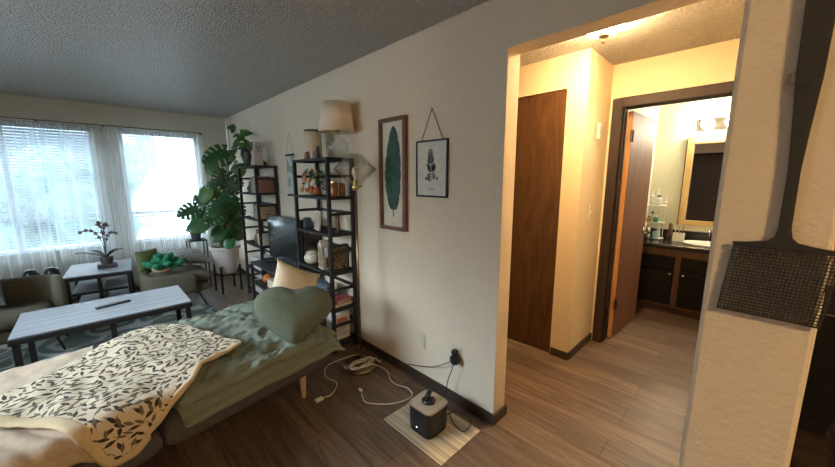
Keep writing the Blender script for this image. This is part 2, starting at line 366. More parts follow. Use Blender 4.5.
# bath door trim
y0, y1, zt = .155, .875, 2.065
mb = MB()
for x0, x1 in ((3.195, 3.21), (3.33, 3.345)):
    mb.box(x0, x1, y1, y1+.075, 0, zt+.075).box(x0, x1, y0-.075, y0, 0, zt+.075).box(x0, x1, y0, y1, zt, zt+.075)
mb.box(3.21, 3.33, y1, .90, 0, 2.08).box(3.21, 3.33, .10, y0, 0, 2.08).box(3.21, 3.33, y0, y1, zt, 2.08)
mb.box(3.25, 3.262, y1-.012, y1, 0, zt).box(3.25, 3.262, y0, y0+.012, 0, zt)
struct(mb.build('trim_1', dkwood, bevel=.004))
d2 = bpy.data.objects.new('door_2', None); COL.objects.link(d2); struct(d2); d2.location = (3.352, .866, 0); d2.rotation_euler = (0, 0, math.radians(-2.5))
bd = woodmat('red_brown_door', (.125, .044, .020), (.20, .08, .04), .6, (1, 1, .08), 10, 4)
B(0, .70, -.037, 0, .012, 2.05).build('door_panel', bd, d2, bevel=.002)
B(-.0015, 0, -.036, -.001, .015, 2.048).build('door_edge', woodmat('hall_lit_edge', (.42, .19, .05), (.55, .27, .09), .5, (1, 1, .1), 9), d2)['label'] = 'hinge edge of the door, coloured as lit orange by the hall light'  # hall light on the hinge edge painted in as a brighter orange strip
for z in (.30, 1.80):
    h = MB().box(-.03, .004, -.046, -.037, z, z+.09); h.tube([(0, -.05, z-.004), (0, -.05, z+.094)], .006); h.build('hinge', mat('dark_bronze', (.06, .045, .035), .4, .8), d2)
k = MB()
k.lathe([(0, 0), (.03, .002), (.03, .008), (.011, .012), (.011, .03), (.026, .042), (.027, .058), (.018, .068), (0, .07)], n=18)
k.v = [(.64+x, -.037-z, .97+y) for x, y, z in k.v]; k.build('door_handle', nickel, d2, smooth=True)
# entry door on the left wall (seen in the bath mirror)
d3 = bpy.data.objects.new('door_3', None); COL.objects.link(d3); struct(d3); d3.location = (LX-.05, .81, 0)
B(0, .04, -.0095, .7495, .0, 2.0995).build('door_panel', woodmat('espresso_door', (.03, .015, .01), (.05, .026, .018), .4, (1, 1, .1), 9), d3)
k = MB().lathe([(0, 0), (.03, .005), (.012, .012), (.026, .04), (.02, .06), (0, .065)], n=16); k.v = [(.04+z, .06+x, 1+y) for x, y, z in k.v]; k.build('door_handle', nickel, d3, smooth=True)
mb = MB().box(LX, LX+.015, .73, .80, 0, 2.17).box(LX, LX+.015, 1.56, 1.63, 0, 2.17).box(LX, LX+.015, .80, 1.56, 2.1, 2.17)
struct(mb.build('trim_2', dkwood))
# outdoors: ground, facing building, trees
struct(B(-30, 30, 6.2, 40, -3.1, -3.0).build('ground_outside', mat('pale_gravel', (.42, .43, .43), .9)))
bl = thing('apartment_building', 'pale apartment building outside the right window', 'building', (7.5, 19, -3))
B(-4.5, 4.5, 0, 6, 0, 7.5).build('wall', mat('pale_siding', (.8, .8, .78), .8), bl)
B(-4.9, 4.9, -.4, 6.4, 7.5, 7.8).build('roof', mat('roof_grey', (.3, .32, .34), .8), bl)
for q in range(4):
    for z in (1.2, 4.4): B(-3.8+q*2.1, -2.8+q*2.1, -.05, .0, z, z+1.3).build('window', mat('far_pane', (.25, .35, .42), .2), bl)
def far_tree(x, y, s, lab):
    t = thing('broadleaf_tree', lab, 'tree', (x, y, -3)); MB().tube([(0, 0, 0), (.1, 0, 2*s), (0, .1, 3.4*s)], [.22*s, .16*s, .1*s]).build('trunk', mat('bark', (.12, .09, .07), .9), t)
    c = MB()
    for q in range(26):
        c.ell((random.uniform(-1.5, 1.5)*s, random.uniform(-1.2, 1.2)*s, (3.2+random.uniform(-1, 1.8))*s), [random.uniform(.35, .8)*s]*3, 9, 6, lambda d: 1+.35*noise.noise(d*3+Vector((q, 0, 0))))
    c.build('crown', mat('hazy_foliage', (.16, .28, .22), .8, var=.4, scale=4), t)
far_tree(-5.5, 13, 1.1, 'leafy tree outside the left window, left one')
far_tree(-.6, 16, 1.0, 'leafy tree outside the left window, right one')
# ================================================================ HELPERS FOR SOFT THINGS
def pad(hx, hy, hz, p=6, q=.5, nu=40, nv=40, fn=None, bot=1.0, pin=0):
    """closed soft slab; q<1 fuller edge; fn(x,y,z,top)->xyz"""
    mb = MB()
    def g(sgn):
        def f(u, v):
            x = math.sin((2*u-1)*PI/2); y = math.sin((2*v-1)*PI/2)
            h = (max(0, 1-abs(x)**p)*max(0, 1-abs(y)**p))**q
            k = 1-pin*((1-abs(x)**2)*abs(y)**3+(1-abs(y)**2)*abs(x)**3)*.5 if pin else 1
            P = Vector((x*hx*k, y*hy*k, sgn*h*hz*(1 if sgn > 0 else bot)))
            return tuple(fn(P, sgn)) if fn else tuple(P)
        return f
    mb.grid(g(1), nu, nv); mb.grid(g(-1), nu, nv); return mb
def wr(P, s=6, a=.01, seed=0): return noise.fractal(Vector((P[0]*s, P[1]*s, seed)), 1.0, 2.0, 4)*a
def place(mb, c, e1, e2):
    """map local xyz on basis e1,e2,e1xe2 at c"""
    e1 = Vector(e1).normalized(); e2 = Vector(e2); e2 = (e2-e1*e2.dot(e1)).normalized(); e3 = e1.cross(e2); c = Vector(c)
    mb.v = [tuple(c+e1*v[0]+e2*v[1]+e3*v[2]) for v in mb.v]; return mb
fab = lambda n, c, **k: mat(n, c, .95, var=k.pop('var', .1), scale=k.pop('scale', 60), bump=.5, bscale=k.pop('bscale', 500), bdist=.002, **k)

# ================================================================ SOFA BED
BR = math.radians(9.2); BO = (1.09, 2.02, 0)
bed = thing('sofa_bed', 'dark grey sofa bed on pale wooden feet under the green duvet', 'sofa bed', BO, BR)
greyfab = fab('charcoal_fabric', (.085, .078, .082))
for x0, x1 in ((-.975, -.005), (-1.95, -.985)):
    mb = pad((x1-x0)/2, .54, .088, p=14, q=.3, nu=24, nv=24); mb.v = [(x+(x0+x1)/2, y+.545, z+.235) for x, y, z in mb.v]
    mb.build('mattress', greyfab, bed, smooth=True)
palewood = woodmat('pale_beech', (.50, .33, .18), (.62, .43, .26), .5, (1, 1, .2), 20)
for x, y in ((-.19, .05), (-.19, 1.0), (-.93, 1.0), (-1.02, 1.0), (-1.8, .05), (-1.8, 1.0)):
    if 1: MB().lathe([(0, .002), (.014, .002), (.024, .165), (0, .165)], (x, y, 0), 16).build('leg', palewood, bed, smooth=False)
# duvet
duv = fab('sage_cotton', (.185, .21, .16), var=.06, bscale=300)
def dfn(P, sg):
    x, y, z = P; X = x-.445; Y = y+.47
    z += (wr((X*1.0, Y*2.0), 5, .026, 3)-abs(wr(((X+.5*Y)*.45, (Y-.5*X)*1.3), 9, .036, 9))-abs(wr(((X-.9*Y)*.35, (Y+.9*X)*1.1), 8, .024, 2))+.012)*(1 if sg > 0 else .2)
    x2 = X+.025*noise.noise(Vector((Y*5, z*5, 1))); y2 = Y+.02*noise.noise(Vector((X*6, z*8, 4)))
    return (x2, y2, z+.404)
mb = pad(.475, .52, .062, p=10, q=.4, nu=110, nv=90, fn=dfn, bot=.55)
def dfn2(P, sg):
    x, y, z = P; X = x-.42; Y = y+.45
    return (X+.03*noise.noise(Vector((Y*4, 3, 1))), Y+.02*noise.noise(Vector((X*5, 8, 4)))-.012, z+.372-.055*max(0, min(1, (.02-Y)/.06))-.03*max(0, min(1, (X-.0)/.06))*max(0, min(1, (.3-Y)/.2))+.008*noise.noise(Vector((X*7, Y*7, 2))))
d2m = pad(.495, .525, .032, p=12, q=.4, nu=60, nv=60, fn=dfn2)
mb.add(d2m.v, d2m.f)
duvet = mb.build('duvet', duv, smooth=True); duvet.location = BO; duvet.rotation_euler = (0, 0, BR)
tag(duvet, 'rumpled sage green duvet spread over the right half of the grey sofa bed', 'duvet')

# blanket, defined in world coords, unrolled y beyond the front edge hangs
def lerp_poly(pts, t):
    L = [0]
    for a, b in zip(pts, pts[1:]): L.append(L[-1]+math.hypot(b[0]-a[0], b[1]-a[1]))
    d = t*L[-1]
    for i in range(len(pts)-1):
        if d <= L[i+1]+1e-9:
            k = (d-L[i])/(L[i+1]-L[i]); return (pts[i][0]+(pts[i+1][0]-pts[i][0])*k, pts[i][1]+(pts[i+1][1]-pts[i][1])*k)
    return pts[-1]
NEARE = [(-.62, 2.20), (-.48, 2.12), (-.38, 2.08), (-.29, 1.99), (-.21, 1.90), (-.13, 1.77), (-.05, 1.61), (.0, 1.62), (.065, 1.67), (.165, 1.78), (.25, 1.87), (.31, 1.96), (.42, 2.03), (.54, 2.08)]
FARE = [(-.66, 2.26), (-.39, 2.27), (-.28, 2.34), (-.16, 2.46), (-.06, 2.60), (.08, 2.67), (.25, 2.71), (.37, 2.56), (.46, 2.31), (.55, 2.10)]
def yedge(x): return 2.02+(x-1.09)*.162-.065
def clothpt(x, y, lift, amp=1.0):
    ye = yedge(x)
    z = .500+lift+amp*(.020*noise.noise(Vector((x*5, y*5, 11)))+.010*noise.noise(Vector((x*13, y*13, 5)))+.022*math.exp(-((x-.1)**2+(y-2.6)**2)/.03))
    r = .05
    if y < ye+r:
        d = ye+r-y; a = min(d/r, PI/2)
        yy = ye+r-r*math.sin(a); zz = z-r*(1-math.cos(a))
        if d > r*PI/2: zz -= (d-r*PI/2); yy -= .1*(d-r*PI/2)
        yy -= lift*.6
        return (x, yy, zz)
    return (x, y, z)
bl_m = leafprint('leaf_print_cloth', (.60, .50, .36), (.035, .028, .022), (.15, .115, .075), 23)
NU, NV = 150, 80
def bfn(u, v):
    a = lerp_poly(NEARE, u); b = lerp_poly(FARE, u); x = a[0]+(b[0]-a[0])*v; y = a[1]+(b[1]-a[1])*v
    return (x, y)
mb = MB(); UVL = []
for j in range(NV+1):
    for i in range(NU+1):
        p = bfn(i/NU, j/NV); UVL.append(p); mb.v.append(clothpt(*p, .012))
mb.f = [(j*(NU+1)+i, j*(NU+1)+i+1, (j+1)*(NU+1)+i+1, (j+1)*(NU+1)+i) for j in range(NV) for i in range(NU)]
me = bpy.data.meshes.new('floral_blanket'); me.from_pydata(mb.v, [], mb.f); ul = me.uv_layers.new(name='UVMap')
for lp in me.loops: ul.data[lp.index].uv = UVL[lp.vertex_index]
me.materials.append(bl_m)
for p in me.polygons: p.use_smooth = True
blanket = bpy.data.objects.new('floral_blanket', me); COL.objects.link(blanket)
d = blanket.modifiers.new('s', 'SOLIDIFY'); d.thickness = .008; d.offset = 1
tag(blanket, 'cream blanket with dark leaf print thrown over the sofa bed', 'blanket')
hem_m = fab('cream_fleece', (.60, .47, .29), var=.06)
mb = MB(); NH = 120
def hfn(u, v):   # rolled fleece border along the near edge
    p = lerp_poly(NEARE, .02+u*.98); q = lerp_poly(NEARE, min(1, .03+u*.98)); t = Vector((q[0]-p[0], q[1]-p[1], 0)).normalized() if u < .985 else Vector((1, .3, 0)).normalized()
    n = Vector((t.y, -t.x, 0)); k = v*2*PI; wd = .030 if p[0] < .05 else .016
    x = p[0]+n.x*(math.cos(k)*wd+.2*wd); y = p[1]+n.y*(math.cos(k)*wd+.2*wd)
    c = clothpt(x, y, .013+.011*math.sin(k)); return c
mb.grid(hfn, NH, 10); mb.build('hem', hem_m, blanket, smooth=True)['label'] = 'plain cream fleece border of the blanket'
# beige pleated throw under it
throw_m = fab('beige_throw', (.46, .36, .26), var=.08)
mb = MB()
def tfn(u, v):
    x = -1.25+u*1.16; y0_ = 1.76-.10*u; y1_ = 2.54+.16*u; y = y0_+(y1_-y0_)*v
    if x < -.35: y = y+.0
    c = clothpt(x, y, -.012, .9); pl = .010*math.sin((x*.9+y*.55)*75)*(1 if y < 2.15 else .15)
    return (c[0], c[1]-abs(pl)*.4, c[2]+pl*.6)
mb.grid(tfn, 150, 70)
th = mb.build('throw_blanket', throw_m, smooth=True, solid=.008); tag(th, 'plain dusty beige ribbed throw under the leaf print blanket', 'blanket')

# heart pillow
def heart(n=64):
    pts = []
    for i in range(n):
        t = 2*PI*i/n; x = 16*math.sin(t)**3; y = 13*math.cos(t)-5*math.cos(2*t)-2*math.cos(3*t)-math.cos(4*t); x = x*.55+16.5*math.sin(t)*.45; y = (y+2)*.55+14*math.cos(t)*.45
        pts.append((x/16.5, y/14.5))
    return pts
hp = heart(96); mb = MB(); R_ = 14
for sg in (1, -1):
    vs = []; 
    for j in range(R_+1):
        rho = math.sin(j/R_*PI/2)
        for x, y in hp: vs.append((x*rho*.252, (y*rho)*.212, sg*.10*max(0, 1-rho**3)**.5*(1+.06*noise.noise(Vector((x*rho*3, y*rho*3, sg))))))
    n = len(hp); mb.add(vs, [(j*n+i, j*n+(i+1) % n, (j+1)*n+(i+1) % n, (j+1)*n+i) for j in range(R_) for i in range(n)])
place(mb, (.885, 2.09, .612), (.92, -.38, -.10), (.25, .66, .71))
velvet = fab('olive_velvet', (.115, .135, .09), var=.1, bscale=900, Sheen_Weight=.08)
hpo = mb.build('heart_pillow', velvet, smooth=True); tag(hpo, 'olive green velvet heart shaped pillow leaning on the cream pillow', 'pillow')
mb = MB(); piping = [(x*.254, y*.214, 0) for x, y in hp]; mb.tube(piping+[piping[0]], .005, 6); place(mb, (.885, 2.09, .612), (.92, -.38, -.10), (.25, .66, .71)); mb.build('piping', velvet, hpo, smooth=True)
# cream pillow
cream = fab('cream_cotton', (.74, .62, .43), var=.05, bscale=250)
mb = pad(.185, .185, .075, p=2.4, q=.5, nu=30, nv=30, pin=.18)
CB = ((1.055, 2.46, .635), (.86, -.10, -.46), (.38, .42, .80))
place(mb, *CB); cp = mb.build('cream_pillow', cream, smooth=True); tag(cp, 'cream square pillow with pompom edge behind the green heart pillow', 'pillow')
mb = MB()
for k in range(15):
    for (x, y) in ((-.185+.37*k/14, .185), (.185, .185-.37*k/14)):
        kk = 1-.18*(1-abs(x if y == .185 else y)**2/.0342)*.5
        mb.ell((x*(kk if abs(x) == .185 and y != .185 else 1), y*(kk if y == .185 else 1), 0), (.008, .008, .008), 8, 5)
place(mb, *CB); mb.build('pompom_trim', cream, cp, smooth=True)

# ================================================================ RUG, TABLES
rug_m = stripes('swirl_rug', [(0, (.26, .28, .25)), (.3, (.30, .32, .29)), (.45, (.08, .105, .09)), (.9, (.09, .12, .10)), (1, (.26, .28, .25))], 9, wavy=2.4)
rug = B(-1.65, .87, 3.16, 4.50, .001, .012).build('area_rug', rug_m, bevel=.004); tag(rug, 'green and pale swirl patterned rug under the coffee table', 'rug')
topwood = stripes('whitewashed_top', [(0, (.20, .215, .235)), (.4, (.28, .30, .325)), (.6, (.17, .18, .20)), (1, (.30, .32, .34))], 22, 'Y', rough=.5)
def table(name, label, loc, rz, w_, d_, h_, shelf):
    t = thing(name, label, 'table', loc, rz)
    B(-w_/2+.004, w_/2-.004, -d_/2+.004, d_/2-.004, h_-.012, h_).build('tabletop', topwood, t, bevel=.002)
    B(-w_/2, w_/2, -d_/2, d_/2, h_-.05, h_-.0125).build('table_frame', black, t, bevel=.002)
    for x in (-w_/2+.03, 0, w_/2-.03):
        for y in (-d_/2+.03, d_/2-.03):
            if x == 0 and y > 0: continue
            B(x-.017, x+.017, y-.017, y+.017, .012 if name == 'coffee_table' else 0, h_-.051).build('leg', black, t)
    if shelf:
        for z in shelf:
            B(-w_/2+.052, -.022, -d_/2+.012, d_/2-.012, z, z+.015).build('shelf', topwood, t); B(.022, w_/2-.052, -d_/2+.012, d_/2-.012, z, z+.015).build('shelf', topwood, t)
            B(-w_/2+.052, w_/2-.052, -d_/2, -d_/2+.009, z-.005, z+.02).build('rail', black, t)
    return t
table('coffee_table', 'long coffee table with whitewashed top and black legs on the rug', (.01, 3.62, 0), 0, 1.02, .62, .45, None)
table('side_table', 'whitewashed side table with lower shelves under the left window', (-.015, 5.13, 0), math.radians(-4), .54, .70, .50, (.30, .12))
r = thing('remote_control', 'black remote control on the coffee table', 'remote', (.03, 3.66, .4505), math.radians(12))
mb = MB().box(-.11, .11, -.022, .022, 0, .014); mb.build('body', blackpl, r, bevel=.004)
mb = MB()
for i in range(7):
    for j in (-.012, 0, .012): mb.lathe([(0, 0), (.0035, 0), (.0035, .002), (0, .002)], (-.085+i*.022, j, .014), 8)
mb.build('buttons', mat('button_grey', (.12, .12, .13), .5), r)
fc = pad(.33, .19, .085, p=5, q=.45, nu=26, nv=20); fc.v = [(x, y, z+.098) for x, y, z in fc.v]
o = fc.build('floor_cushion', fab('slate_cushion', (.22, .23, .24)), smooth=True); o.location = (-.14, 3.50, 0); o.rotation_euler = (0, 0, .35); tag(o, 'slate grey floor cushion lying under the coffee table', 'cushion')
# orchid
t = thing('potted_orchid', 'dark dried orchid in a small grey pot on the side table', 'plant', (.045, 5.08, .5005))
darkpot = mat('dark_clay', (.07, .065, .07), .6)
B(-.085, .085, -.05, .05, 0, .045).build('tray', darkpot, t, bevel=.008)
MB().lathe([(0, .0455), (.05, .0455), (.06, .12), (.052, .12), (.048, .11), (0, .11)], n=20).build('pot', darkpot, t, smooth=False)
stem_m = mat('orchid_stem', (.05, .06, .035), .6); pet_m = mat('orchid_petal', (.16, .10, .12), .6, var=.3)
st = MB(); fl = MB()
for (dx, dy, hh, seed) in ((-.16, 0, .34, 1), (.04, .02, .40, 2), (.10, -.02, .30, 3), (-.03, .03, .42, 5)):
    pts = [(0, 0, .11)]
    for k in range(1, 8):
        q = k/7; pts.append((dx*q**2*1.1, dy*q, .11+hh*math.sin(q*1.9)*.95))
    st.tube(pts, .0035, 6)
    for k in range(3, 8):
        c = Vector(pts[k]); rr = random.Random(seed*10+k)
        for m_ in range(5):
            a = m_*2*PI/5+rr.random(); d = Vector((math.cos(a), rr.uniform(-.4, .4), math.sin(a)))*.011
            fl.ell(c+d, (.009, .006, .009), 7, 5)
st.build('stem', stem_m, t, smooth=True); fl.build('blossoms', pet_m, t, smooth=True)
lf = MB()
for ang, L in ((PI*.98, .24), (.1, .15), (2.4, .16), (.5, .12), (-.5, .1)):
    def lfn(u, v, ang=ang, L=L):
        x = L*u; wv = .028*math.sin(PI*min(1, u*.95+.05))*(2*v-1); z = .115+.09*math.sin(u*1.6)-.02*u+abs(2*v-1)*.008
        return (x*math.cos(ang)-wv*math.sin(ang), x*math.sin(ang)+wv*math.cos(ang), z)
    lf.grid(lfn, 12, 4)
lf.build('leaves', mat('dark_leaf', (.025, .04, .025), .5), t, smooth=True, solid=.003)
# two dark speakers behind the armchair
mb = MB().lathe([(0, 0), (.05, 0), (.05, .36), (.062, .38), (.062, .42), (.05, .455), (.02, .47), (0, .472)], n=18)
o = mb.build('bollard_speaker', blackpl, smooth=True); o.location = (-.37, 4.95, 0); tag(o, 'black round-topped ornament behind the armchair, left one', 'ornament', 'round-topped black ornaments')
o2 = o.copy(); COL.objects.link(o2); o2.name = 'bollard_speaker'; o.name = 'round_ornament'; o2.name = 'round_ornament'; o2['label'] = 'black round-topped ornament behind the armchair, right one nearest the side table'
o.location = (-.52, 4.99, .0); o2.location = (-.375, 4.97, .0)
o.scale = o2.scale = (1, 1, 1.27)

# ================================================================ ARMCHAIRS
chair_m = fab('olive_brown_fabric', (.095, .085, .055), var=.08)
def tub(label, loc, rz, w_=.98, d_=.66, seat=.40, rim=.62, arm=.18):
    t = thing('armchair', label, 'armchair', loc, rz)
    # front is -y ; seat cushion rounded
    mb = pad(w_/2-.09, d_/2-.02, .08, p=5, q=.4, nu=28, nv=24); mb.v = [(x, y-.05, z+seat-.07) for x, y, z in mb.v]; mb.build('seat', chair_m, t, smooth=True)
    # shell: curved wall wrapping sides and back
    hw, hd = w_/2, d_/2; N = 48
    def path(q):  # from front-right around the back to front-left
        a = -arm*PI+q*(1+2*arm)*PI; n = 4
        c, s_ = math.cos(a), math.sin(a); k = (abs(c)**n+abs(s_)**n)**(-1/n); return Vector((c*k*(hw-.05), s_*k*(hd-.05), 0))
    def fn(u, v):
        p = path(u); nrm = Vector((p.x/hw, p.y/hd, 0)).normalized(); k = v*2*PI; th_ = .045
        top = rim-(.06*(max(0, -p.y)/hd)); zc = (top+.20)/2; hz = (top-.20)/2
        cx = math.cos(k); sx_ = math.sin(k); q = (abs(cx)**4+abs(sx_)**4)**(-1/4)
        return tuple(p+nrm*(cx*q*th_)+Vector((0, 0, zc+sx_*q*hz)))
    sh = MB().grid(fn, N, 20)
    sh.f += [tuple(j*(N+1) for j in range(20))[::-1], tuple(j*(N+1)+N for j in range(20))]
    sh.build('backrest', chair_m, t, smooth=True)
    mb = pad(hw-.06, hd-.03, .06, p=8, q=.35, nu=20, nv=20); mb.v = [(x, y-.02, z+.24) for x, y, z in mb.v]; mb.build('base', chair_m, t, smooth=True)
    for sx in (-1, 1):
        for sy in (-1, 1): MB().tube([(sx*(hw-.12), sy*(hd-.12), .2), (sx*(hw-.06), sy*(hd-.05), .022)], .009, 8).build('leg', black, t, smooth=True)
    return t
tub('olive brown tub armchair at left behind the coffee table', (-1.0, 4.25, 0), 0, 1.50, .46, .44, .64, .0)
tub('olive brown low armchair under the right window with green plush on it', (.58, 4.70, 0), PI/2, .66, .62, .42, .45)
# cushions
mb = place(pad(.2, .2, .07, p=2.4, nu=20, nv=20, pin=.15), (-.78, 4.20, .66), (1, -.2, .1), (0, .35, 1)); o = mb.build('grey_cushion', fab('blue_grey_cotton', (.16, .17, .20)), smooth=True); tag(o, 'blue grey cushion in the left armchair', 'cushion')
zig = stripes('zigzag_cloth', [(0, (.5, .5, .48)), (.45, (.5, .5, .48)), (.5, (.06, .07, .07)), (.95, (.07, .08, .08)), (1, (.5, .5, .48))], 24, wavy=9)
mb = place(pad(.22, .19, .07, p=2.4, nu=20, nv=20, pin=.15), (.78, 4.92, .545), (1, .25, -.25), (-.2, 1, .3)); o = mb.build('patterned_cushion', zig, smooth=True); tag(o, 'black and white patterned cushion on the right armchair', 'cushion')
mb = place(pad(.12, .12, .06, p=2.4, nu=20, nv=20, pin=.1), (.38, 4.78, .575), (.8, .5, 0), (.1, .2, 1)); o = mb.build('olive_cushion', fab('moss_velvet', (.10, .12, .045)), smooth=True); tag(o, 'small moss green cushion at the left of the plush toy', 'cushion')
t = thing('plush_succulent', 'bright green plush succulent toy with tan face on right armchair', 'plush toy', (.50, 4.56, .455))
gp = fab('emerald_plush', (.015, .17, .085), var=.2)
for k in range(9):
    a = k*2*PI/9; L = .15 if k % 2 else .18; c = Vector((math.cos(a)*L*.65, math.sin(a)*L*.65, .085+.02*(k % 2)))
    R3 = Matrix.Rotation(a, 3, 'Z') @ Matrix.Rotation(-.45, 3, 'Y'); MB().ell(c, (L*.62, .05, .034), 14, 9, lambda d: 1-.12*max(0, d.x), R3).build('leaf', gp, t, smooth=True)
for k in range(4):
    a = k*PI/2+.4; R3 = Matrix.Rotation(a, 3, 'Z') @ Matrix.Rotation(-1.0, 3, 'Y'); MB().ell((math.cos(a)*.05, math.sin(a)*.05, .15), (.08, .045, .03), 12, 8, None, R3).build('leaf', gp, t, smooth=True)
MB().ell((-.02, -.02, .055), (.10, .10, .055), 16, 10).build('face', fab('tan_plush', (.33, .24, .14)), t, smooth=True)

# ================================================================ SHELVING UNITS
def shelving(label, loc, W, D, Ht, levels):
    """front faces -X; local x depth 0..D, y 0..W from near end"""
    t = thing('shelving_unit', label, 'shelf', loc)
    p = .028
    for x in (p/2, D-p/2):
        for y in (p/2, W-p/2): B(x-p/2, x+p/2, y-p/2, y+p/2, 0, Ht).build('post', black, t, bevel=.001)
    for i, z in enumerate(levels):
        mb = MB(); n = 12   # slatted metal shelf
        mb.box(.001, .014, p, W-p, z-.022, z).box(D-.014, D-.001, p, W-p, z-.022, z).box(p, D-p, .002, .014, z-.022, z).box(p, D-p, W-.014, W-.002, z-.022, z)
        for k in range(n): y = p+.012+(W-2*p-.024)*k/(n-1); mb.box(.0135, D-.0135, y-.013, y+.013, z-.006, z-.0005)
        mb.build('shelf', black, t)
    rl = [(a+b)/2+.01 for a, b in zip(levels, levels[1:])]
    for z in rl:
        for y in (p/2, W-p/2): MB().box(p, D-p, y-.007, y+.007, z-.012, z+.012).build('rail', black, t)
        MB().box(D-p/2-.006, D-p/2+.006, p, W-p, z-.012, z+.012).build('rail', black, t)
    return t
S2 = (1.345, 2.40); S1 = (1.345, 4.0)
LV2 = [1.655, 1.34, 1.035, .705, .385, .07]
LV1 = [1.64, 1.325, 1.02, .70, .38, .07]
shelving('black slatted shelving unit beside the brass floor lamp', (*S2, 0), .62, .25, 1.655, LV2)
shelving('black slatted shelving unit near the window, left of the television', (*S1, 0), .60, .25, 1.64, LV1)
# --- top of near unit
linen = mat('linen_shade', (.74, .63, .49), .9, var=.06, scale=200)
t = thing('table_lamp', 'table lamp with tan drum shade and clear glass base on shelf', 'lamp', (1.475, 2.445, 1.656))
MB().lathe([(0, 0), (.05, 0), (.075, .02), (.092, .07), (.085, .12), (.05, .155), (.022, .175), (.02, .20)], n=28).build('glass_base', glassmat('lamp_glass', (.92, .93, .92), .1), t, smooth=True)
MB().lathe([(0, .198), (.024, .198), (.024, .214), (.012, .22), (.012, .26), (0, .26)], n=16).build('socket', brass, t, smooth=True)
mb = MB().lathe([(.142, .20), (.110, .425)], n=40); mb.build('lamp_shade', linen, t, smooth=True, solid=.003)
mb = MB(); mb.tube([(-.136, 0, .225), (.136, 0, .225)], .002, 6).tube([(0, -.136, .225), (0, .136, .225)], .002, 6); mb.build('shade_frame', brass, t)
t = thing('canister_lamp', 'small cylindrical tan lantern beside the table lamp on top shelf', 'lamp', (1.455, 2.81, 1.656))
MB().lathe([(.072, .01), (.072, .25)], n=32).build('lamp_shade', mat('tan_paper', (.60, .50, .36), .9), t, smooth=True, solid=.003)
MB().lathe([(0, 0), (.074, 0), (.074, .012), (0, .012)], n=32).build('base', black, t)
MB().lathe([(.0745, .235), (.0745, .25)], n=32).build('rim', black, t, solid=.002)
def figurine(label, loc, col, hgt, group=None):
    t = thing('figurine', label, 'figurine', loc, 0, group); m = mat('fig_'+'%02x%02x%02x' % tuple(int(c*255) for c in col), col, .5)
    MB().lathe([(0, 0), (.02, 0), (.022, .01), (.015, .5*hgt), (.018, .65*hgt), (.008, .72*hgt), (0, .74*hgt)], n=12).build('body', m, t, smooth=True)
    MB().ell((0, 0, .85*hgt), (.014, .014, .16*hgt), 12, 8).build('head', m, t, smooth=True); return t
figurine('tiny white figurine on top shelf between the two lamps', (1.385, 2.70, 1.656), (.6, .58, .5), .07)
figurine('tiny rust figurine on top shelf in front of the lantern', (1.37, 2.78, 1.656), (.35, .14, .07), .06)
figurine('small black figurine on top shelf beside the glass lamp base', (1.40, 2.63, 1.656), (.03, .03, .03), .10)
# --- level 2
t = thing('flower_arrangement', 'orange and cream flowers with leaves on second shelf', 'flowers', (1.44, 2.79, 1.341))
MB().lathe([(0, 0), (.045, 0), (.06, .03), (.045, .07), (.04, .07), (.05, .03), (0, .01)], n=18).build('bowl', mat('clay_bowl', (.35, .18, .08), .6), t, smooth=True)
fm = [mat('orange_petal', (.42, .13, .035), .7, var=.3), mat('peach_petal', (.55, .33, .2), .7, var=.2), mat('cream_petal', (.62, .58, .48), .7)]
rr = random.Random(5)
fpos = [(-.04, -.13, .05, 0), (-.05, -.06, .06, 0), (-.03, .05, .05, 0), (-.05, .12, .05, 1), (-.03, .10, .14, 1), (-.02, .0, .13, 0), (-.05, -.10, .11, 2), (-.04, .03, .09, 2), (-.01, .14, .18, 0), (0, -.05, .19, 1), (.02, .05, .2, 0), (-.02, .15, .10, 2)]
for x, y, z, k in fpos:
    mb = MB()
    for q in range(9):
        a = q*2.4; R3 = Matrix.Rotation(a, 3, 'X') @ Matrix.Rotation(.5+.5*(q % 3)/2, 3, 'Z'); mb.ell(Vector((x, y, z))+R3 @ Vector((0, .018, 0)), (.010, .022, .014), 7, 5, None, R3)
    mb.build('flower', fm[k], t, smooth=True)
mb = MB()
for q in range(34):
    c = Vector((rr.uniform(-.06, .05), rr.uniform(-.17, .17), rr.uniform(.05, .22))); R3 = Matrix.Rotation(rr.uniform(0, 6), 3, 'X') @ Matrix.Rotation(rr.uniform(-1, 1), 3, 'Z'); mb.ell(c, (.004, .034, .012), 7, 5, None, R3)
mb.build('foliage', mat('deep_leaf', (.04, .09, .035), .6, var=.3), t, smooth=True)
def jar(label, loc, r, h_, m, lidm=None, group=None):
    t = thing('jar', label, 'jar', loc, 0, group)
    MB().lathe([(0, 0), (r, 0), (r*1.02, .01), (r, h_*.8), (r*.85, h_*.88), (0, h_*.88)], n=20).build('body', m, t, smooth=True)
    MB().lathe([(0, h_*.885), (r*.88, h_*.885), (r*.88, h_), (0, h_)], n=20).build('lid', lidm or brass, t); return t
amber = mat('amber_glass', (.30, .11, .03), .1, var=.05)
jar('amber glass jar on second shelf nearest the floor lamp', (1.47, 2.515, 1.341), .034, .125, amber)
jar('small amber glass jar on second shelf behind the larger amber jar', (1.54, 2.50, 1.341), .026, .11, amber)
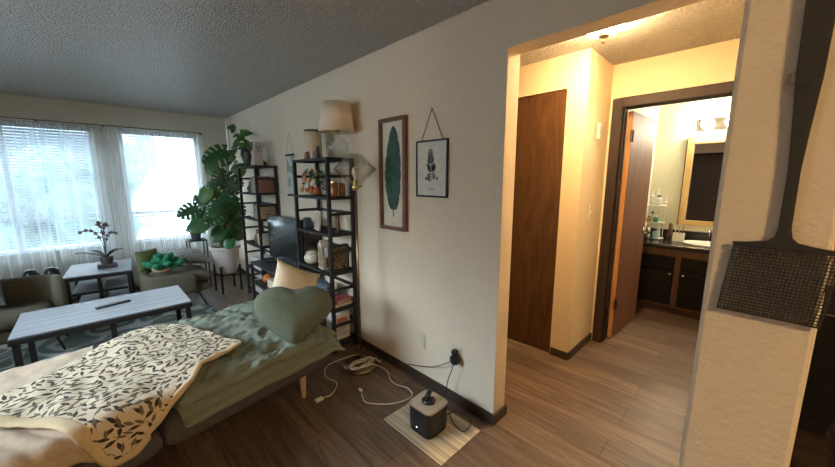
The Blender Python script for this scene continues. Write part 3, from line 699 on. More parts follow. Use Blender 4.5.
# --- level 3
t = thing('alarm_clock', 'small dark blue square clock on third shelf', 'clock', (1.42, 2.93, 1.036), -.3)
B(-.03, .03, -.05, .05, 0, .095).build('body', mat('navy', (.03, .05, .08), .4), t, bevel=.008)
B(-.0315, -.0302, -.04, .04, .012, .083).build('face', mat('dial', (.10, .15, .2), .2), t)
def frame(name, label, cat, loc, rz, w_, h_, fm_, pic, lean=0, bw=.015, t_=.018):
    """faces -X; stands on its lower edge"""
    t = thing(name, label, cat, loc, rz); t.rotation_euler = (0, lean, rz)
    mb = MB().box(-t_, 0, -w_/2, -w_/2+bw, 0, h_).box(-t_, 0, w_/2-bw, w_/2, 0, h_).box(-t_, 0, -w_/2+bw, w_/2-bw, 0, bw).box(-t_, 0, -w_/2+bw, w_/2-bw, h_-bw, h_)
    mb.build('frame', fm_, t); B(-t_*.55, -t_*.2, -w_/2+bw, w_/2-bw, bw, h_-bw).build('picture', pic, t); return t
pic1 = stripes('photo_print', [(0, (.55, .52, .45)), (.45, (.6, .57, .5)), (.55, (.08, .10, .07)), (1, (.2, .16, .1))], 8, wavy=18)
frame('picture_frame', 'cream framed small picture on third shelf', 'picture frame', (1.42, 2.73, 1.036), -.25, .15, .17, mat('cream_wood', (.62, .56, .46), .6), pic1, .12, .022)
t = thing('driftwood_figure', 'brown branch shaped ornament at right end of third shelf', 'ornament', (1.49, 2.50, 1.036))
mb = MB().tube([(0, 0, .01), (0, .01, .07), (-.01, -.02, .14), (0, -.06, .19)], [.018, .014, .011, .007], 8).tube([(0, .01, .07), (.01, .05, .12), (.02, .04, .17)], [.01, .009, .006], 8); mb.build('branch', mat('driftwood', (.16, .10, .06), .8), t, smooth=True)
MB().lathe([(0, 0), (.04, 0), (.038, .014), (0, .014)], n=20).build('base', black, t)
# --- level 4
t = thing('ceramic_jar', 'round cream ceramic jar on fourth shelf', 'jar', (1.43, 2.88, .706))
cer = mat('cream_ceramic', (.50, .47, .36), .35)
MB().lathe([(0, 0), (.05, 0), (.075, .025), (.078, .06), (.062, .09), (.05, .096), (0, .096)], n=26).build('body', cer, t, smooth=True)
MB().lathe([(0, .0965), (.055, .0965), (.056, .106), (.03, .115), (0, .117)], n=26).build('lid', cer, t, smooth=True)
t = thing('house_lantern', 'tall cream house shaped lantern on fourth shelf', 'lantern', (1.42, 2.62, .706), -.2)
cw = mat('antique_white', (.58, .52, .40), .6)
mb = MB()
for y in (-.045, .045):
    for x in (-.04, .04): mb.box(x-.006, x+.006, y-.006, y+.006, .012, .19)
mb.box(-.048, .048, -.053, .053, 0, .012).box(-.048, .048, -.053, .053, .19, .2); mb.box(-.042, -.038, -.004, .004, .012, .19)
mb.build('body', cw, t); MB().prism([(-.053, 0), (.053, 0), (0, .055)], lambda a, b, d_: (-.048+d_, a, .2005+b), .096).build('roof', cw, t)
MB().lathe([(0, .0125), (.025, .0125), (.025, .09), (0, .09)], n=16).build('candle', mat('brown_wax', (.25, .14, .08), .5), t)
B(.030, .036, -.038, .038, .0125, .185).build('back_panel', mat('tan_board', (.34, .24, .15), .7), t)
pic2 = stripes('dark_floral', [(0, (.02, .02, .02)), (.5, (.03, .03, .03)), (.62, (.30, .10, .05)), (.75, (.05, .09, .04)), (1, (.5, .42, .3))], 6, wavy=22)
t = thing('shadow_box', 'black shadow box picture with muted flowers facing the room on fourth shelf', 'picture frame', (1.475, 2.475, .706))
mb = MB().box(-.09, .09, -.006, 0, 0, .012).box(-.09, .09, -.006, 0, .208, .22).box(-.09, -.078, -.006, 0, .012, .208).box(.078, .09, -.006, 0, .012, .208); mb.build('frame', black, t)
B(-.088, .088, .0005, .04, .0, .218).build('case', black, t); B(-.078, .078, -.004, -.0005, .012, .208).build('picture', pic2, t)
# --- level 5
den = stripes('denim_pattern', [(0, (.05, .07, .09)), (.5, (.06, .085, .11)), (.6, (.22, .26, .28)), (.7, (.06, .08, .1)), (1, (.05, .07, .09))], 8, wavy=16)
t = thing('storage_pouch', 'blue patterned fabric pouch on fifth shelf', 'pouch', (1.44, 2.70, .386))
mb = pad(.075, .11, .06, p=5, q=.4, nu=18, nv=18); mb.v = [(z, y, x+.088) for x, y, z in mb.v]; mb.build('body', den, t, smooth=True)
MB().tube([(-.0, -.07, .16), (0, -.05, .185), (0, .05, .185), (0, .07, .16)], .006, 8).build('handle', mat('navy', (.03, .05, .08)), t, smooth=True)
def book(label, loc, rz, w_, d_, h_, col, group=None, flat=True, name='book'):
    t = thing(name, label, 'book', loc, rz, group); cm = mat('cover_%02x%02x%02x' % tuple(int(c*255) for c in col), col, .5)
    mb = MB().box(-w_/2, w_/2, -d_/2, d_/2, 0, .004).box(-w_/2, w_/2, -d_/2, d_/2, h_-.004, h_).box(-w_/2, -w_/2+.004, -d_/2, d_/2, .004, h_-.004)
    if not flat: mb.v = [(z, y, x+w_/2) for x, y, z in mb.v]
    mb.build('cover', cm, t)
    mb = B(-w_/2+.0045, w_/2-.004, -d_/2+.003, d_/2-.003, .0042, h_-.0042)
    if not flat: mb.v = [(z, y, x+w_/2) for x, y, z in mb.v]
    mb.build('pages', mat('paper', (.62, .56, .45), .8), t); return t
book('red book lying on top on the fifth shelf', (1.475, 2.505, .4195), .25, .17, .12, .026, (.35, .05, .06))
book('pale book lying under the red book on the fifth shelf', (1.475, 2.51, .386), 0, .19, .14, .033, (.5, .42, .36))
# --- bottom
t = thing('printed_box', 'white printed box with red picture on bottom shelf', 'box', (1.47, 2.475, .071))
B(-.085, .085, .0, .12, 0, .235).build('box', mat('white_card', (.72, .68, .64), .6), t, bevel=.002)
B(-.045, .055, -.0015, -.0003, .13, .20).build('picture', stripes('red_print', [(0, (.45, .08, .06)), (.5, (.5, .15, .1)), (.6, (.7, .5, .42)), (1, (.25, .06, .05))], 7, wavy=40), t)
mb = MB()
for k in range(5): mb.box(-.05, .05-.01*(k % 3), -.0013, -.0003, .105-.016*k, .109-.016*k)
mb.box(-.075, -.06, -.0013, -.0003, .01, .035); mb.build('print', mat('ink', (.1, .1, .12), .7), t)
book('dark red book standing on bottom shelf behind the printed box', (1.47, 2.705, .071), 0, .16, .2, .03, (.2, .04, .05), flat=False)
book('black book standing on bottom shelf at the far end', (1.47, 2.90, .071), 0, .17, .16, .04, (.03, .03, .035), flat=False)

# --- far unit contents
def vase(label, loc, prof, m, name='vase', cat='vase'):
    o = MB().lathe(prof, n=22).build(name, m, smooth=True); o.location = loc; return tag(o, label, cat)
t = thing('trailing_plant', 'pothos in a dark round pot on top of the far shelving unit', 'plant', (1.43, 4.47, 1.641))
MB().lathe([(0, 0), (.03, 0), (.05, .05), (.075, .13), (.07, .19), (.055, .21), (.05, .20), (.06, .13), (0, .1)], n=24).build('pot', mat('dark_brown_pot', (.05, .04, .03), .3), t, smooth=True)
vine_m = mat('pothos_leaf', (.07, .17, .045), .5, var=.35, scale=9)
def heartleaf(mb, base, dirv, nrm, L):
    d = Vector(dirv).normalized(); n = Vector(nrm); n = (n-d*n.dot(d)).normalized(); s = d.cross(n); base = Vector(base)
    def fn(u, v):
        t_ = 2*v-1; wd = .42*L*(math.sin(PI*min(1, u*.86+.14)**.75))*t_ if u < 1 else 0
        return tuple(base+d*(L*u-.06*L*abs(t_)*(1-u)*2)+s*wd+n*(.05*L*abs(t_)-.22*L*u*u))
    mb.grid(fn, 7, 4)
rr = random.Random(3); sm = MB(); lm = MB()
vines = [[(0, 0, .2), (-.03, .12, .33), (-.06, .24, .42), (-.05, .26, .50)], [(0, 0, .2), (-.06, .1, .28), (-.1, .14, .22), (-.12, .15, .1)], [(0, 0, .2), (0, .05, .3), (.02, .12, .38), (.02, .02, .42)], [(0, 0, .2), (-.08, .0, .26), (-.13, .03, .18), (-.14, .05, .02)], [(0, 0, .2), (0, -.08, .26), (-.03, -.14, .22)]]
for V_ in vines:
    sm.tube(V_, .004, 6)
    for i in range(len(V_)-1):
        for q in (.2, .55, .9):
            p = Vector(V_[i]).lerp(Vector(V_[i+1]), q); dv = Vector((rr.uniform(-1, .3), rr.uniform(-1, 1), rr.uniform(-.6, .8))); heartleaf(lm, p, dv, (-.6, -.6, .6), rr.uniform(.07, .11))
sm.build('stem', mat('green_stem', (.08, .13, .05), .6), t, smooth=True); lm.build('foliage', vine_m, t, smooth=True, solid=.0015)
vase('clear glass jar on top of the far shelving unit', (1.40, 4.31, 1.641), [(.03, .0), (.05, .004), (.052, .13), (.045, .16)], glassmat('lamp_glass'), 'glass_jar', 'jar')
t = thing('white_statuette', 'pale statuette with round dark head on far unit top', 'figurine', (1.42, 4.19, 1.641))
MB().lathe([(0, 0), (.04, 0), (.045, .03), (.03, .1), (.038, .15), (.015, .19), (0, .19)], n=18).build('body', mat('stone', (.42, .38, .32), .6), t, smooth=True)
MB().ell((0, 0, .235), (.045, .045, .045), 16, 10).build('head', mat('dark_bronze2', (.08, .065, .055), .5), t, smooth=True)
t = thing('leaning_board', 'pale narrow board leaning upright on top of far unit', 'board', (1.42, 4.07, 1.641)); t.rotation_euler = (.0, 0, 0)
B(-.05, .05, -.008, .006, .003, .27).build('board', mat('bleached_wood', (.45, .42, .38), .6), t, bevel=.003)
MB().tube([(-.02, -.012, .22), (.0, -.016, .15), (.02, -.012, .22)], .003, 6).build('cord', black, t)
o = MB().lathe([(0, 0), (.07, .004), (.085, .02), (.06, .06), (.03, .085), (0, .09)], n=24).build('black_dome', blackpl, smooth=True); o.location = (1.53, 4.25, 1.641); o.scale = (.6, .6, .8); tag(o, 'black domed ornament on the far unit top, behind the glass jar', 'ornament')
cols = [(.30, .14, .11), (.36, .22, .17), (.42, .32, .26), (.12, .13, .16), (.25, .10, .07)]
for k in range(5):
    b_ = book(['terracotta', 'dusty pink', 'beige', 'slate', 'rust'][k]+' book standing on the second shelf of far unit', (1.47, 4.07+k*.037, 1.326), PI/2, .17+.012*(k % 3), .2, .028, cols[k], 'books on the far shelving unit', False)
    b_.rotation_euler = (0, 0, PI/2)
for k in range(4):
    b_ = book(['tan', 'grey', 'brown', 'black'][k]+' book on the third shelf of far unit', (1.47, 4.07+k*.04, 1.021), PI/2, .16+.012*(k % 2), .2, .03, [(.4, .28, .17), (.25, .25, .25), (.2, .1, .05), (.03, .03, .03)][k], 'books on the far shelving unit', False)
vase('small dark vase on the second shelf of far unit', (1.43, 4.42, 1.326), [(0, 0), (.03, 0), (.05, .05), (.02, .1), (.025, .13), (.02, .13), (0, .05)], darkpot)
vase('white bowl on the third shelf of far unit', (1.43, 4.40, 1.021), [(0, 0), (.03, 0), (.07, .05), (.066, .05), (0, .01)], white_m, 'bowl', 'bowl')
vase('brown jug on the fourth shelf of far unit', (1.43, 4.28, .701), [(0, 0), (.04, 0), (.06, .06), (.03, .14), (.035, .17), (.03, .17), (0, .05)], mat('brown_glaze', (.2, .1, .05), .3), 'jug', 'jug')
for k, (y, z, c, l) in enumerate(((4.12, .701, (.55, .52, .46), 'cream storage box on the fourth shelf of far unit'), (4.3, .381, (.5, .5, .5), 'pale grey storage box on the fifth shelf of far unit'), (4.3, .071, (.42, .36, .3), 'tan storage box on the bottom shelf of far unit'))):
    t = thing('storage_box', l, 'box', (1.47, y, z)); m_ = mat('boxcol%d' % k, c, .6); hw_ = .05 if k == 0 else .15
    B(-.09, .09, -hw_, hw_, 0, .11).build('box', m_, t); B(-.093, .093, -hw_-.003, hw_+.003, .1105, .135).build('lid', m_, t)

# ================================================================ TV
t = thing('tv_stand', 'low black media stand between the two shelving units', 'tv stand', (1.21, 3.07, 0))
for x in (.013, .355):
    for y in (.015, .885): B(x-.013, x+.013, y-.013, y+.013, 0, .54).build('leg', black, t)
B(0, .37, 0, .90, .541, .562).build('top', woodmat('black_ash', (.018, .018, .02), (.05, .05, .052), .35, (3, .5, 1), 8), t, bevel=.001)
for z in (.12, .33):
    mb = MB().box(.027, .341, .002, .014, z-.02, z).box(.027, .341, .886, .898, z-.02, z).box(.002, .02, .03, .87, z-.02, z).box(.35, .366, .03, .87, z-.02, z).box(.0205, .3495, .0145, .8855, z-.012, z-.001); mb.build('shelf', black, t)
t = thing('television', 'flat black television on the media stand', 'television', (1.40, 3.46, .5625))
B(-.0, .03, -.42, .42, .05, .535).build('cabinet', blackpl, t, bevel=.004)
B(-.0025, -.0003, -.41, .41, .065, .525).build('screen', mat('screen', (.012, .014, .016), .12, var=0, IOR=2.1), t)
for y in (-.28, .28):
    MB().box(-.10, .12, y-.012, y+.012, 0, .012).box(.008, .022, y-.01, y+.01, .012, .052).build('foot', blackpl, t)
t = thing('pumpkin_ornament', 'orange pumpkin ornament on the media stand shelf', 'ornament', (1.33, 3.78, .3305))
MB().ell((0, 0, .05), (.065, .065, .05), 32, 10, lambda d: 1-.08*abs(math.sin(4*math.atan2(d.y, d.x)))).build('body', mat('orange_glaze', (.45, .12, .03), .4), t, smooth=True)
MB().tube([(0, 0, .095), (.005, 0, .12)], [.008, .005], 8).build('stem', mat('green_stem', (.08, .13, .05)), t)
for k, (y, z, c, l) in enumerate(((3.5, .3305, (.5, .42, .3), 'tan woven box on the upper shelf of the media stand'), (3.72, .1205, (.55, .56, .57), 'white game console box on the lower shelf of the media stand'), (3.4, .1205, (.3, .3, .32), 'grey box on the lower shelf of the media stand'))):
    t = thing('media_box', l, 'box', (1.39, y, z)); m_ = mat('mboxcol%d' % k, c, .5)
    B(-.13, .13, -.12, .12, 0, .075).build('box', m_, t, bevel=.004); B(-.132, .132, -.122, .122, .0755, .09).build('lid', m_, t, bevel=.003)
# hanging print on the wall between units
t = thing('hanging_print', 'pale print on black wooden hanger behind the shelving unit', 'wall art', (1.608, 3.64, 1.30))
B(-.016, -.002, -.10, .10, .435, .455).build('hanger', black, t); B(-.016, -.002, -.10, .10, .0, .02).build('hanger', black, t)
B(-.008, -.006, -.095, .095, .0205, .4345).build('print', stripes('wash_print', [(0, (.5, .5, .46)), (.5, (.55, .55, .5)), (.6, (.35, .4, .36)), (1, (.2, .24, .2))], 3, wavy=5), t)
MB().tube([(-.009, -.09, .456), (-.009, 0, .67), (-.009, .09, .456)], .0015, 5).build('cord', mat('jute', (.2, .16, .11), .9), t)

# ================================================================ MONSTERA
pot_m = mat('white_ceramic_pot', (.52, .46, .42), .45)
PC = (1.20, 4.90)
t = thing('plant_stand', 'black four legged stand holding the white monstera pot', 'plant stand', (*PC, 0))
for k in range(4):
    a = PI/4+k*PI/2+.1; x, y = .165*math.cos(a), .165*math.sin(a); B(x-.011, x+.011, y-.011, y+.011, 0, .36).build('leg', black, t)
MB().bar((-.11, -.122, .235), (.11, .122, .235), .018).build('rail', black, t); MB().bar((-.115, .115, .214), (.115, -.115, .214), .018).build('rail', black, t)
mon = thing('potted_monstera', 'large monstera in a white tapered pot beside the window', 'plant', (*PC, .246))
MB().lathe([(0, 0), (.105, 0), (.115, .01), (.165, .32), (.185, .33), (.185, .37), (.165, .37), (.16, .33), (0, .33)], n=36).build('pot', pot_m, mon, smooth=False, bevel=.002)
MB().lathe([(0, .332), (.158, .332), (.1, .345), (0, .35)], n=20).build('soil', mat('soil', (.03, .022, .016), .95, bump=1, bscale=80, bdist=.01), mon)
def addleaf(mb, base, tipdir, nrm, size, notched=True):
    d = Vector(tipdir).normalized(); n = Vector(nrm); n = (n-d*n.dot(d)).normalized(); sd = d.cross(n); base = Vector(base)
    NUm, NVm = 56, 7
    for sg in (1, -1):
        vs = []; fs = []
        for i in range(NUm+1):
            u = i/NUm; W = size*.50*math.sin(PI*min(1, (u*.93+.07)**.72))**.75
            for j in range(NVm+1):
                v = j/NVm; sh = size*(-.16*(1-u)**2+.10*u*(1-u)+.02)*v*v*1.6
                x = u*size+sh; y = sg*W*v
                vs.append(base+d*x+sd*y+n*(-.22*size*(u-.3)**2-.25*W*v*v+.05*W*v))
        for i in range(NUm):
            for j in range(NVm):
                u = (i+.5)/NUm; v = (j+.5)/NVm
                if notched and .08 < u < .9 and v > .36 and ((u-.08)*5.2-.55*v) % 1 > .74: continue
                k = i*(NVm+1)+j; fs.append((k, k+1, k+NVm+2, k+NVm+1) if sg > 0 else (k, k+NVm+1, k+NVm+2, k+1))
        mb.add(vs, fs)
ml_m = mat('monstera_green', (.035, .115, .04), .3, var=.3, scale=5); ml2 = mat('young_leaf', (.10, .22, .05), .4, var=.25, scale=5)
stems = MB(); fol = MB(); fol2 = MB()
rr = random.Random(11)
CAMD = Vector((-.25, -.95, .15))
spec = [  # leaf centre in world, tip direction, size, notched, young
    ((1.14, 4.72, 1.76), (-.75, 0, -.35), .38, 1, 0), ((.80, 4.75, 1.10), (-.8, -.1, -.30), .28, 1, 0), ((.84, 4.62, .93), (-.9, .1, -.35), .24, 0, 0),
    ((.99, 4.75, 1.28), (-.4, 0, -.9), .22, 0, 1), ((1.20, 4.70, 1.15), (-.4, -.2, -.7), .34, 1, 0), ((1.33, 4.75, 1.40), (.3, -.2, -.6), .32, 1, 0),
    ((1.05, 4.70, 1.02), (-.6, -.3, -.6), .30, 1, 0), ((1.25, 4.62, .88), (.2, -.3, -.8), .30, 1, 0), ((1.07, 4.65, .80), (-.5, -.2, -.6), .24, 0, 0),
    ((1.40, 4.68, 1.12), (.4, -.2, -.6), .32, 1, 0), ((1.34, 4.66, .75), (.4, -.4, -.5), .24, 0, 0), ((1.22, 4.80, 1.52), (.2, -.1, .8), .26, 1, 0),
    ((1.45, 4.80, 1.62), (.4, -.2, .5), .22, 0, 1), ((1.35, 4.85, 1.80), (.2, 0, .8), .16, 0, 1), ((1.12, 4.85, 1.35), (-.3, .1, .6), .28, 1, 0),
    ((1.30, 5.05, 1.25), (.2, .5, .6), .34, 1, 0), ((1.0, 5.05, 1.2), (-.4, .5, .6), .30, 1, 0), ((1.42, 5.0, .95), (.4, .2, -.5), .28, 1, 0), ((.93, 4.9, 1.02), (-.7, .2, -.5), .26, 1, 0),
    ((1.17, 4.58, .68), (-.2, -.6, -.5), .18, 0, 0), ((1.30, 4.55, 1.0), (.1, -.4, -.8), .26, 1, 0), ((1.13, 4.95, 1.65), (-.2, .2, .5), .22, 0, 1),
    ((1.05, 4.6, 1.12), (-.3, -.5, -.7), .25, 1, 0), ((1.38, 4.6, .9), (.3, -.4, -.7), .24, 1, 0), ((1.42, 4.95, 1.45), (.3, .2, .3), .26, 1, 0)]
for (c, tip, sz, nt_, yg) in spec:
    c = list(c)
    if c[0] > 1.2 and c[1] < 4.86: c[1] = 4.86
    tip = Vector(tip).normalized(); sz *= .80; base = Vector(c)-tip*sz*.5-Vector((PC[0], PC[1], .246)); nr = CAMD+Vector((rr.uniform(-.4, .4), 0, rr.uniform(-.1, .5)))
    addleaf(fol2 if yg else fol, base, tip, nr, sz, nt_)
    r0 = Vector((rr.uniform(-.06, .06), rr.uniform(-.06, .06), .34)); midp = (r0+base)/2+Vector((0, 0, .12)); midp.x *= .7; midp.y *= .7
    pts = [r0*(1-q)**2+midp*2*q*(1-q)+base*q*q for q in [k/8 for k in range(9)]]; stems.tube(pts, [.008-.004*k/8 for k in range(9)], 6)
stems.build('stems', mat('monstera_stem', (.09, .14, .06), .5), mon, smooth=True)
fol.build('foliage', ml_m, mon, smooth=True, solid=.002); fol2.build('young_foliage', ml2, mon, smooth=True, solid=.002)
# second, thin stand with small pot, and low rack by the window
t = thing('wire_plant_stand', 'thin black wire stand by the window, behind the monstera', 'plant stand', (.98, 5.42, 0))
mb = MB()
for x in (-.10, .10):
    for y in (-.10, .10): B(x-.007, x+.007, y-.007, y+.007, 0, .64).build('leg', black, t)
mb.box(-.11, .11, -.11, -.095, .641, .655).box(-.11, .11, .095, .11, .641, .655).box(-.11, -.095, -.095, .095, .641, .655).box(.095, .11, -.095, .095, .641, .655)
for k in range(5): mb.box(-.094, .094, -.07+k*.035-.004, -.07+k*.035+.004, .645, .652)
mb.build('top', black, t)
t = thing('potted_plant', 'small leafy plant on the thin black wire stand', 'plant', (.98, 5.42, .6555)); MB().lathe([(0, 0), (.05, 0), (.07, .11), (.062, .11), (0, .095)], n=20).build('pot', darkpot, t)
mb = MB()
for k in range(16): a = k*2.4; heartleaf(mb, (math.cos(a)*.02, math.sin(a)*.02, .10), (math.cos(a), math.sin(a), rr.uniform(.1, 1.6)), (0, -.2, 1), rr.uniform(.10, .16))
mb.build('foliage', ml_m, t, smooth=True, solid=.0015)
t = thing('terracotta_pot', 'empty terracotta planter on the floor under the wire stand', 'planter', (.98, 5.42, 0)); tc_m = mat('dull_terracotta', (.26, .17, .14), .8)
MB().lathe([(0, 0), (.06, 0), (.085, .17), (.075, .17), (.055, .02), (0, .02)], n=22).build('pot', tc_m, t); MB().lathe([(.0855, .15), (.09, .15), (.09, .18), (.08, .18)], n=22).build('rim', tc_m, t)
t = thing('boot_rack', 'low black slatted rack against the window wall', 'rack', (.72, 5.40, 0))
mb = MB(); mb.box(-.14, .14, -.12, -.105, .48, .5).box(-.14, .14, .105, .12, .48, .5)
for k in range(8): mb.box(-.13+k*.036-.008, -.13+k*.036+.008, -.105, .105, .482, .496)
mb.build('slats', black, t)
for x in (-.132, .132):
    for y in (-.112, .112): B(x-.007, x+.007, y-.007, y+.007, 0, .4795).build('leg', black, t)

# ================================================================ CURTAINS
sheer = sheermat()
rod = thing('curtain_rod', 'thin black curtain wire above the windows', 'curtain rod', (0, 5.80, 2.145))
MB().tube([(-1.65, 0, 0), (1.26, 0, 0)], .005, 8).build('rod', black, rod)
for x in (-1.6, -.36, .20, 1.25): MB().box(x-.008, x+.008, 0.006, .099, -.012, .006).build('bracket', black, rod)
def curtain(label, x0, x1, folds, seed):
    mb = MB(); rr = random.Random(seed); ph = [rr.uniform(0, 6) for _ in range(4)]
    def fn(u, v):
        z = .03+v*2.10; w_ = (1-v)
        s = math.sin(u*folds*2*PI+ph[0])*.6+math.sin(u*folds*3.3*PI+ph[1])*.4
        y = 5.80-.014-.030*s*(.35+.8*w_)-.02*w_; x = x0+(x1-x0)*u+.012*math.sin(u*folds*4*PI+ph[2])*w_
        if v > .985: y = 5.80-.012-.007*math.sin(u*folds*9*PI)
        return (x, y, z)
    mb.grid(fn, 120, 24); o = mb.build('sheer_curtain', sheer, smooth=True); return tag(o, label, 'curtain', 'sheer white curtains')
curtain('sheer white curtain panel at far left edge of the left window', -1.62, -.365, 7, 1)
curtain('sheer white curtain panel over the right half of the left window', -.35, .205, 4, 2)
curtain('sheer white curtain panel covering the right window', .21, 1.25, 7, 3)

# ================================================================ WALL ART
def wallframe(name, label, y0_, y1_, z0_, z1_, fm_, bw, t_):
    yc = (y0_+y1_)/2; t = thing(name, label, 'framed picture', (WX-.001, yc, z0_)); w_ = (y1_-y0_)/2; h_ = z1_-z0_
    mb = MB().box(-t_, 0, -w_, -w_+bw, 0, h_).box(-t_, 0, w_-bw, w_, 0, h_).box(-t_, 0, -w_+bw, w_-bw, 0, bw).box(-t_, 0, -w_+bw, w_-bw, h_-bw, h_)
    mb.build('frame', fm_, t, bevel=.0015); return t, w_, h_
cherry = woodmat('cherry_frame', (.11, .045, .022), (.18, .08, .04), .4, (1, 1, .3), 20)
t, w_, h_ = wallframe('leaf_picture', 'tall brown framed banana leaf picture on the right wall', 1.748, 2.040, 1.11, 1.915, cherry, .026, .03)
B(-.010, -.002, -w_+.026, w_-.026, .026, h_-.026).build('mat_board', mat('cream_board', (.62, .57, .46), .8), t)
mb = MB(); N = 30
pts = []
for sgn in (1, -1):
    rg = range(N+1) if sgn == 1 else range(N, -1, -1)
    for k in rg:
        q = k/N; wd = .088*(math.sin(PI*min(1, q*.97+.03)**.85)**.55)*(1-.10*(k % 5 == 0)); pts.append((sgn*wd+.006*math.sin(q*5), .15+q*.60))
mb.prism(pts, lambda a, b, d_: (-.0105-d_, a, b), .0025); mb.tube([(-.0125, .0, .10), (-.0125, .004, .16)], .003, 6)
mb.build('leaf', mat('pressed_leaf', (.012, .065, .032), .5, var=.45, scale=14), t)
mb = MB().tube([(-.0137, 0, .15), (-.0137, .006, .45), (-.0137, 0, .74)], .002, 6)
mb.build('midrib', mat('rib_green', (.05, .12, .05), .5), t)
t, w_, h_ = wallframe('botanical_print', 'black framed botanical print hung from a cord on the wall', 1.374, 1.652, 1.367, 1.731, black, .010, .014)
B(-.008, -.003, -w_+.01, w_-.01, .01, h_-.01).build('print', mat('print_paper', (.60, .58, .50), .8), t)
mb = MB(); ink = []
mb.bar((-.0085, .0, .10), (-.0085, .01, .30), .002, .001)
rr = random.Random(2)
for k in range(15):
    z = .105+k*.0135
    for sg in (1, -1):
        low = k < 4; L = (.05-.004*k if low else .058*(1-(k-4)/16)); base = Vector((-.0086, .002*sg+.0007*k, z)); an = rr.uniform(.05, .35) if low else rr.uniform(.5, 1.0)
        d = Vector((0, sg*math.cos(an), math.sin(an))); n_ = Vector((0, -d.z, d.y)); w2 = L*(.16 if low else .24)
        if rr.random() < .15: continue
        mb.add([base, base+d*L*.3+n_*w2*.8, base+d*L*.6+n_*w2*.8, base+d*L, base+d*L*.6-n_*w2, base+d*L*.3-n_*w2], [(0, 1, 2, 3, 4, 5)])
mb.box(-.0087, -.0082, -.035, .035, .055, .058).box(-.0087, -.0082, -.02, .02, .047, .049)
for y in (-.05, .05): mb.ell((-.0085, y, .12), (.0005, .008, .012), 8, 5)
mb.build('plant_drawing', mat('ink_grey', (.10, .12, .11), .8), t, solid=.0004)
mb = MB().tube([(-.006, -w_+.045, h_), (-.006, 0, h_+.195), (-.006, w_-.045, h_)], .0028, 6); mb.build('cord', mat('brown_cord', (.12, .07, .045), .8), t)
mb = MB().tube([(0, 0, h_+.195), (-.012, 0, h_+.197)], .003, 6); mb.build('nail', nickel, t)
# outlets
plate = mat('ivory_plate', (.62, .57, .46), .4)
def outlet(label, y, z):
    t = thing('wall_outlet', label, 'outlet', (WX-.0005, y, z)); B(-.006, 0, -.035, .035, -.057, .057).build('plate', plate, t, bevel=.003)
    for dz in (-.02, .02):
        MB().lathe([(0, 0), (.014, 0), (.014, .002), (0, .002)], n=16).v
        f = MB().lathe([(0, 0), (.015, 0), (.015, .0015), (0, .0015)], n=18); f.v = [(-.0062-z_, x, y_+dz) for x, y_, z_ in f.v]; f.build('socket', plate, t)
        MB().box(-.0085, -.0078, -.006, -.0045, dz-.004, dz+.004).box(-.0085, -.0078, .0045, .006, dz-.004, dz+.004).build('slots', black, t)
    return t
outlet('empty ivory wall outlet under the leaf picture', 1.605, .325); outlet('ivory wall outlet with black adapter plugged in', 1.278, .345)
t = thing('power_adapter', 'round black power adapter plugged into the wall outlet', 'adapter', (WX-.010, 1.27, .335))
mb = MB().lathe([(0, 0), (.03, 0), (.034, .008), (.034, .035), (.026, .045), (0, .047)], n=24); mb.v = [(-z_, x, y_-.012) for x, y_, z_ in mb.v]; mb.build('body', blackpl, t, smooth=False, bevel=.002)
B(-.035, 0, -.004, .022, .023, .05).build('plug', blackpl, t, bevel=.003)
def cord(label, pts, r, m, name='cable', cat='cable'):
    P = [Vector(p) for p in pts]; P = [P[0]*2-P[1]]+P+[P[-1]*2-P[-2]]; out = []
    for i in range(1, len(P)-2):
        for k in range(6):
            q = k/6; a_, b_, c_, d_ = P[i-1:i+3]
            out.append(.5*((2*b_)+(c_-a_)*q+(2*a_-5*b_+4*c_-d_)*q*q+(3*b_-a_-3*c_+d_)*q**3))
    out.append(P[-2]); return tag(MB().tube(out, r, 8).build(name, m, smooth=True), label, cat)
cord('black cable running left from the adapter along the wall', [(1.555, 1.27, .325), (1.55, 1.33, .28), (1.56, 1.45, .20), (1.57, 1.60, .14), (1.575, 1.75, .09), (1.575, 1.9, .04), (1.57, 2.1, .006), (1.5, 2.36, .006)], .003, blackpl)
cord('black cable from the adapter down to the black appliance', [(1.555, 1.26, .31), (1.54, 1.27, .25), (1.545, 1.30, .17), (1.53, 1.30, .08), (1.50, 1.25, .012), (1.44, 1.17, .009), (1.42, 1.07, .009), (1.47, 1.05, .06), (1.44, 1.13, .10), (1.405, 1.20, .05)], .003, blackpl)
# ================================================================ MAT AND BLACK APPLIANCE
mt = stripes('striped_mat', [(0, (.20, .16, .11)), (.42, (.30, .25, .18)), (.5, (.55, .47, .33)), (.58, (.33, .27, .19)), (1, (.60, .52, .38))], 26, 'X', rough=.7)
o = B(1.152, 1.505, 1.005, 1.485, .001, .005).build('striped_mat', mt); tag(o, 'small striped beige and brown mat under the black appliance', 'mat')
t = thing('wax_warmer', 'black rounded square appliance with beige lid on striped mat', 'small appliance', (1.305, 1.245, .0055), .03)
def rsq(r, n, N=48): return [((abs(math.cos(a))**n+abs(math.sin(a))**n)**(-1/n)*r*math.cos(a), (abs(math.cos(a))**n+abs(math.sin(a))**n)**(-1/n)*r*math.sin(a)) for a in [2*PI*i/N for i in range(N)]]
def rsqstack(layers, n=5, N=56):
    mb = MB(); vs = []
    for r, z in layers: vs += [(x, y, z) for x, y in rsq(r, n, N)]
    fs = [(j*N+i, j*N+(i+1) % N, (j+1)*N+(i+1) % N, (j+1)*N+i) for j in range(len(layers)-1) for i in range(N)]
    fs += [tuple(range(N))[::-1], tuple((len(layers)-1)*N+i for i in range(N))]; return mb.add(vs, fs)
rsqstack([(.082, 0), (.088, .004), (.088, .018), (.084, .02), (.084, .024), (.090, .028), (.092, .15), (.090, .158), (.086, .158)]).build('body', blackpl, t, smooth=False)
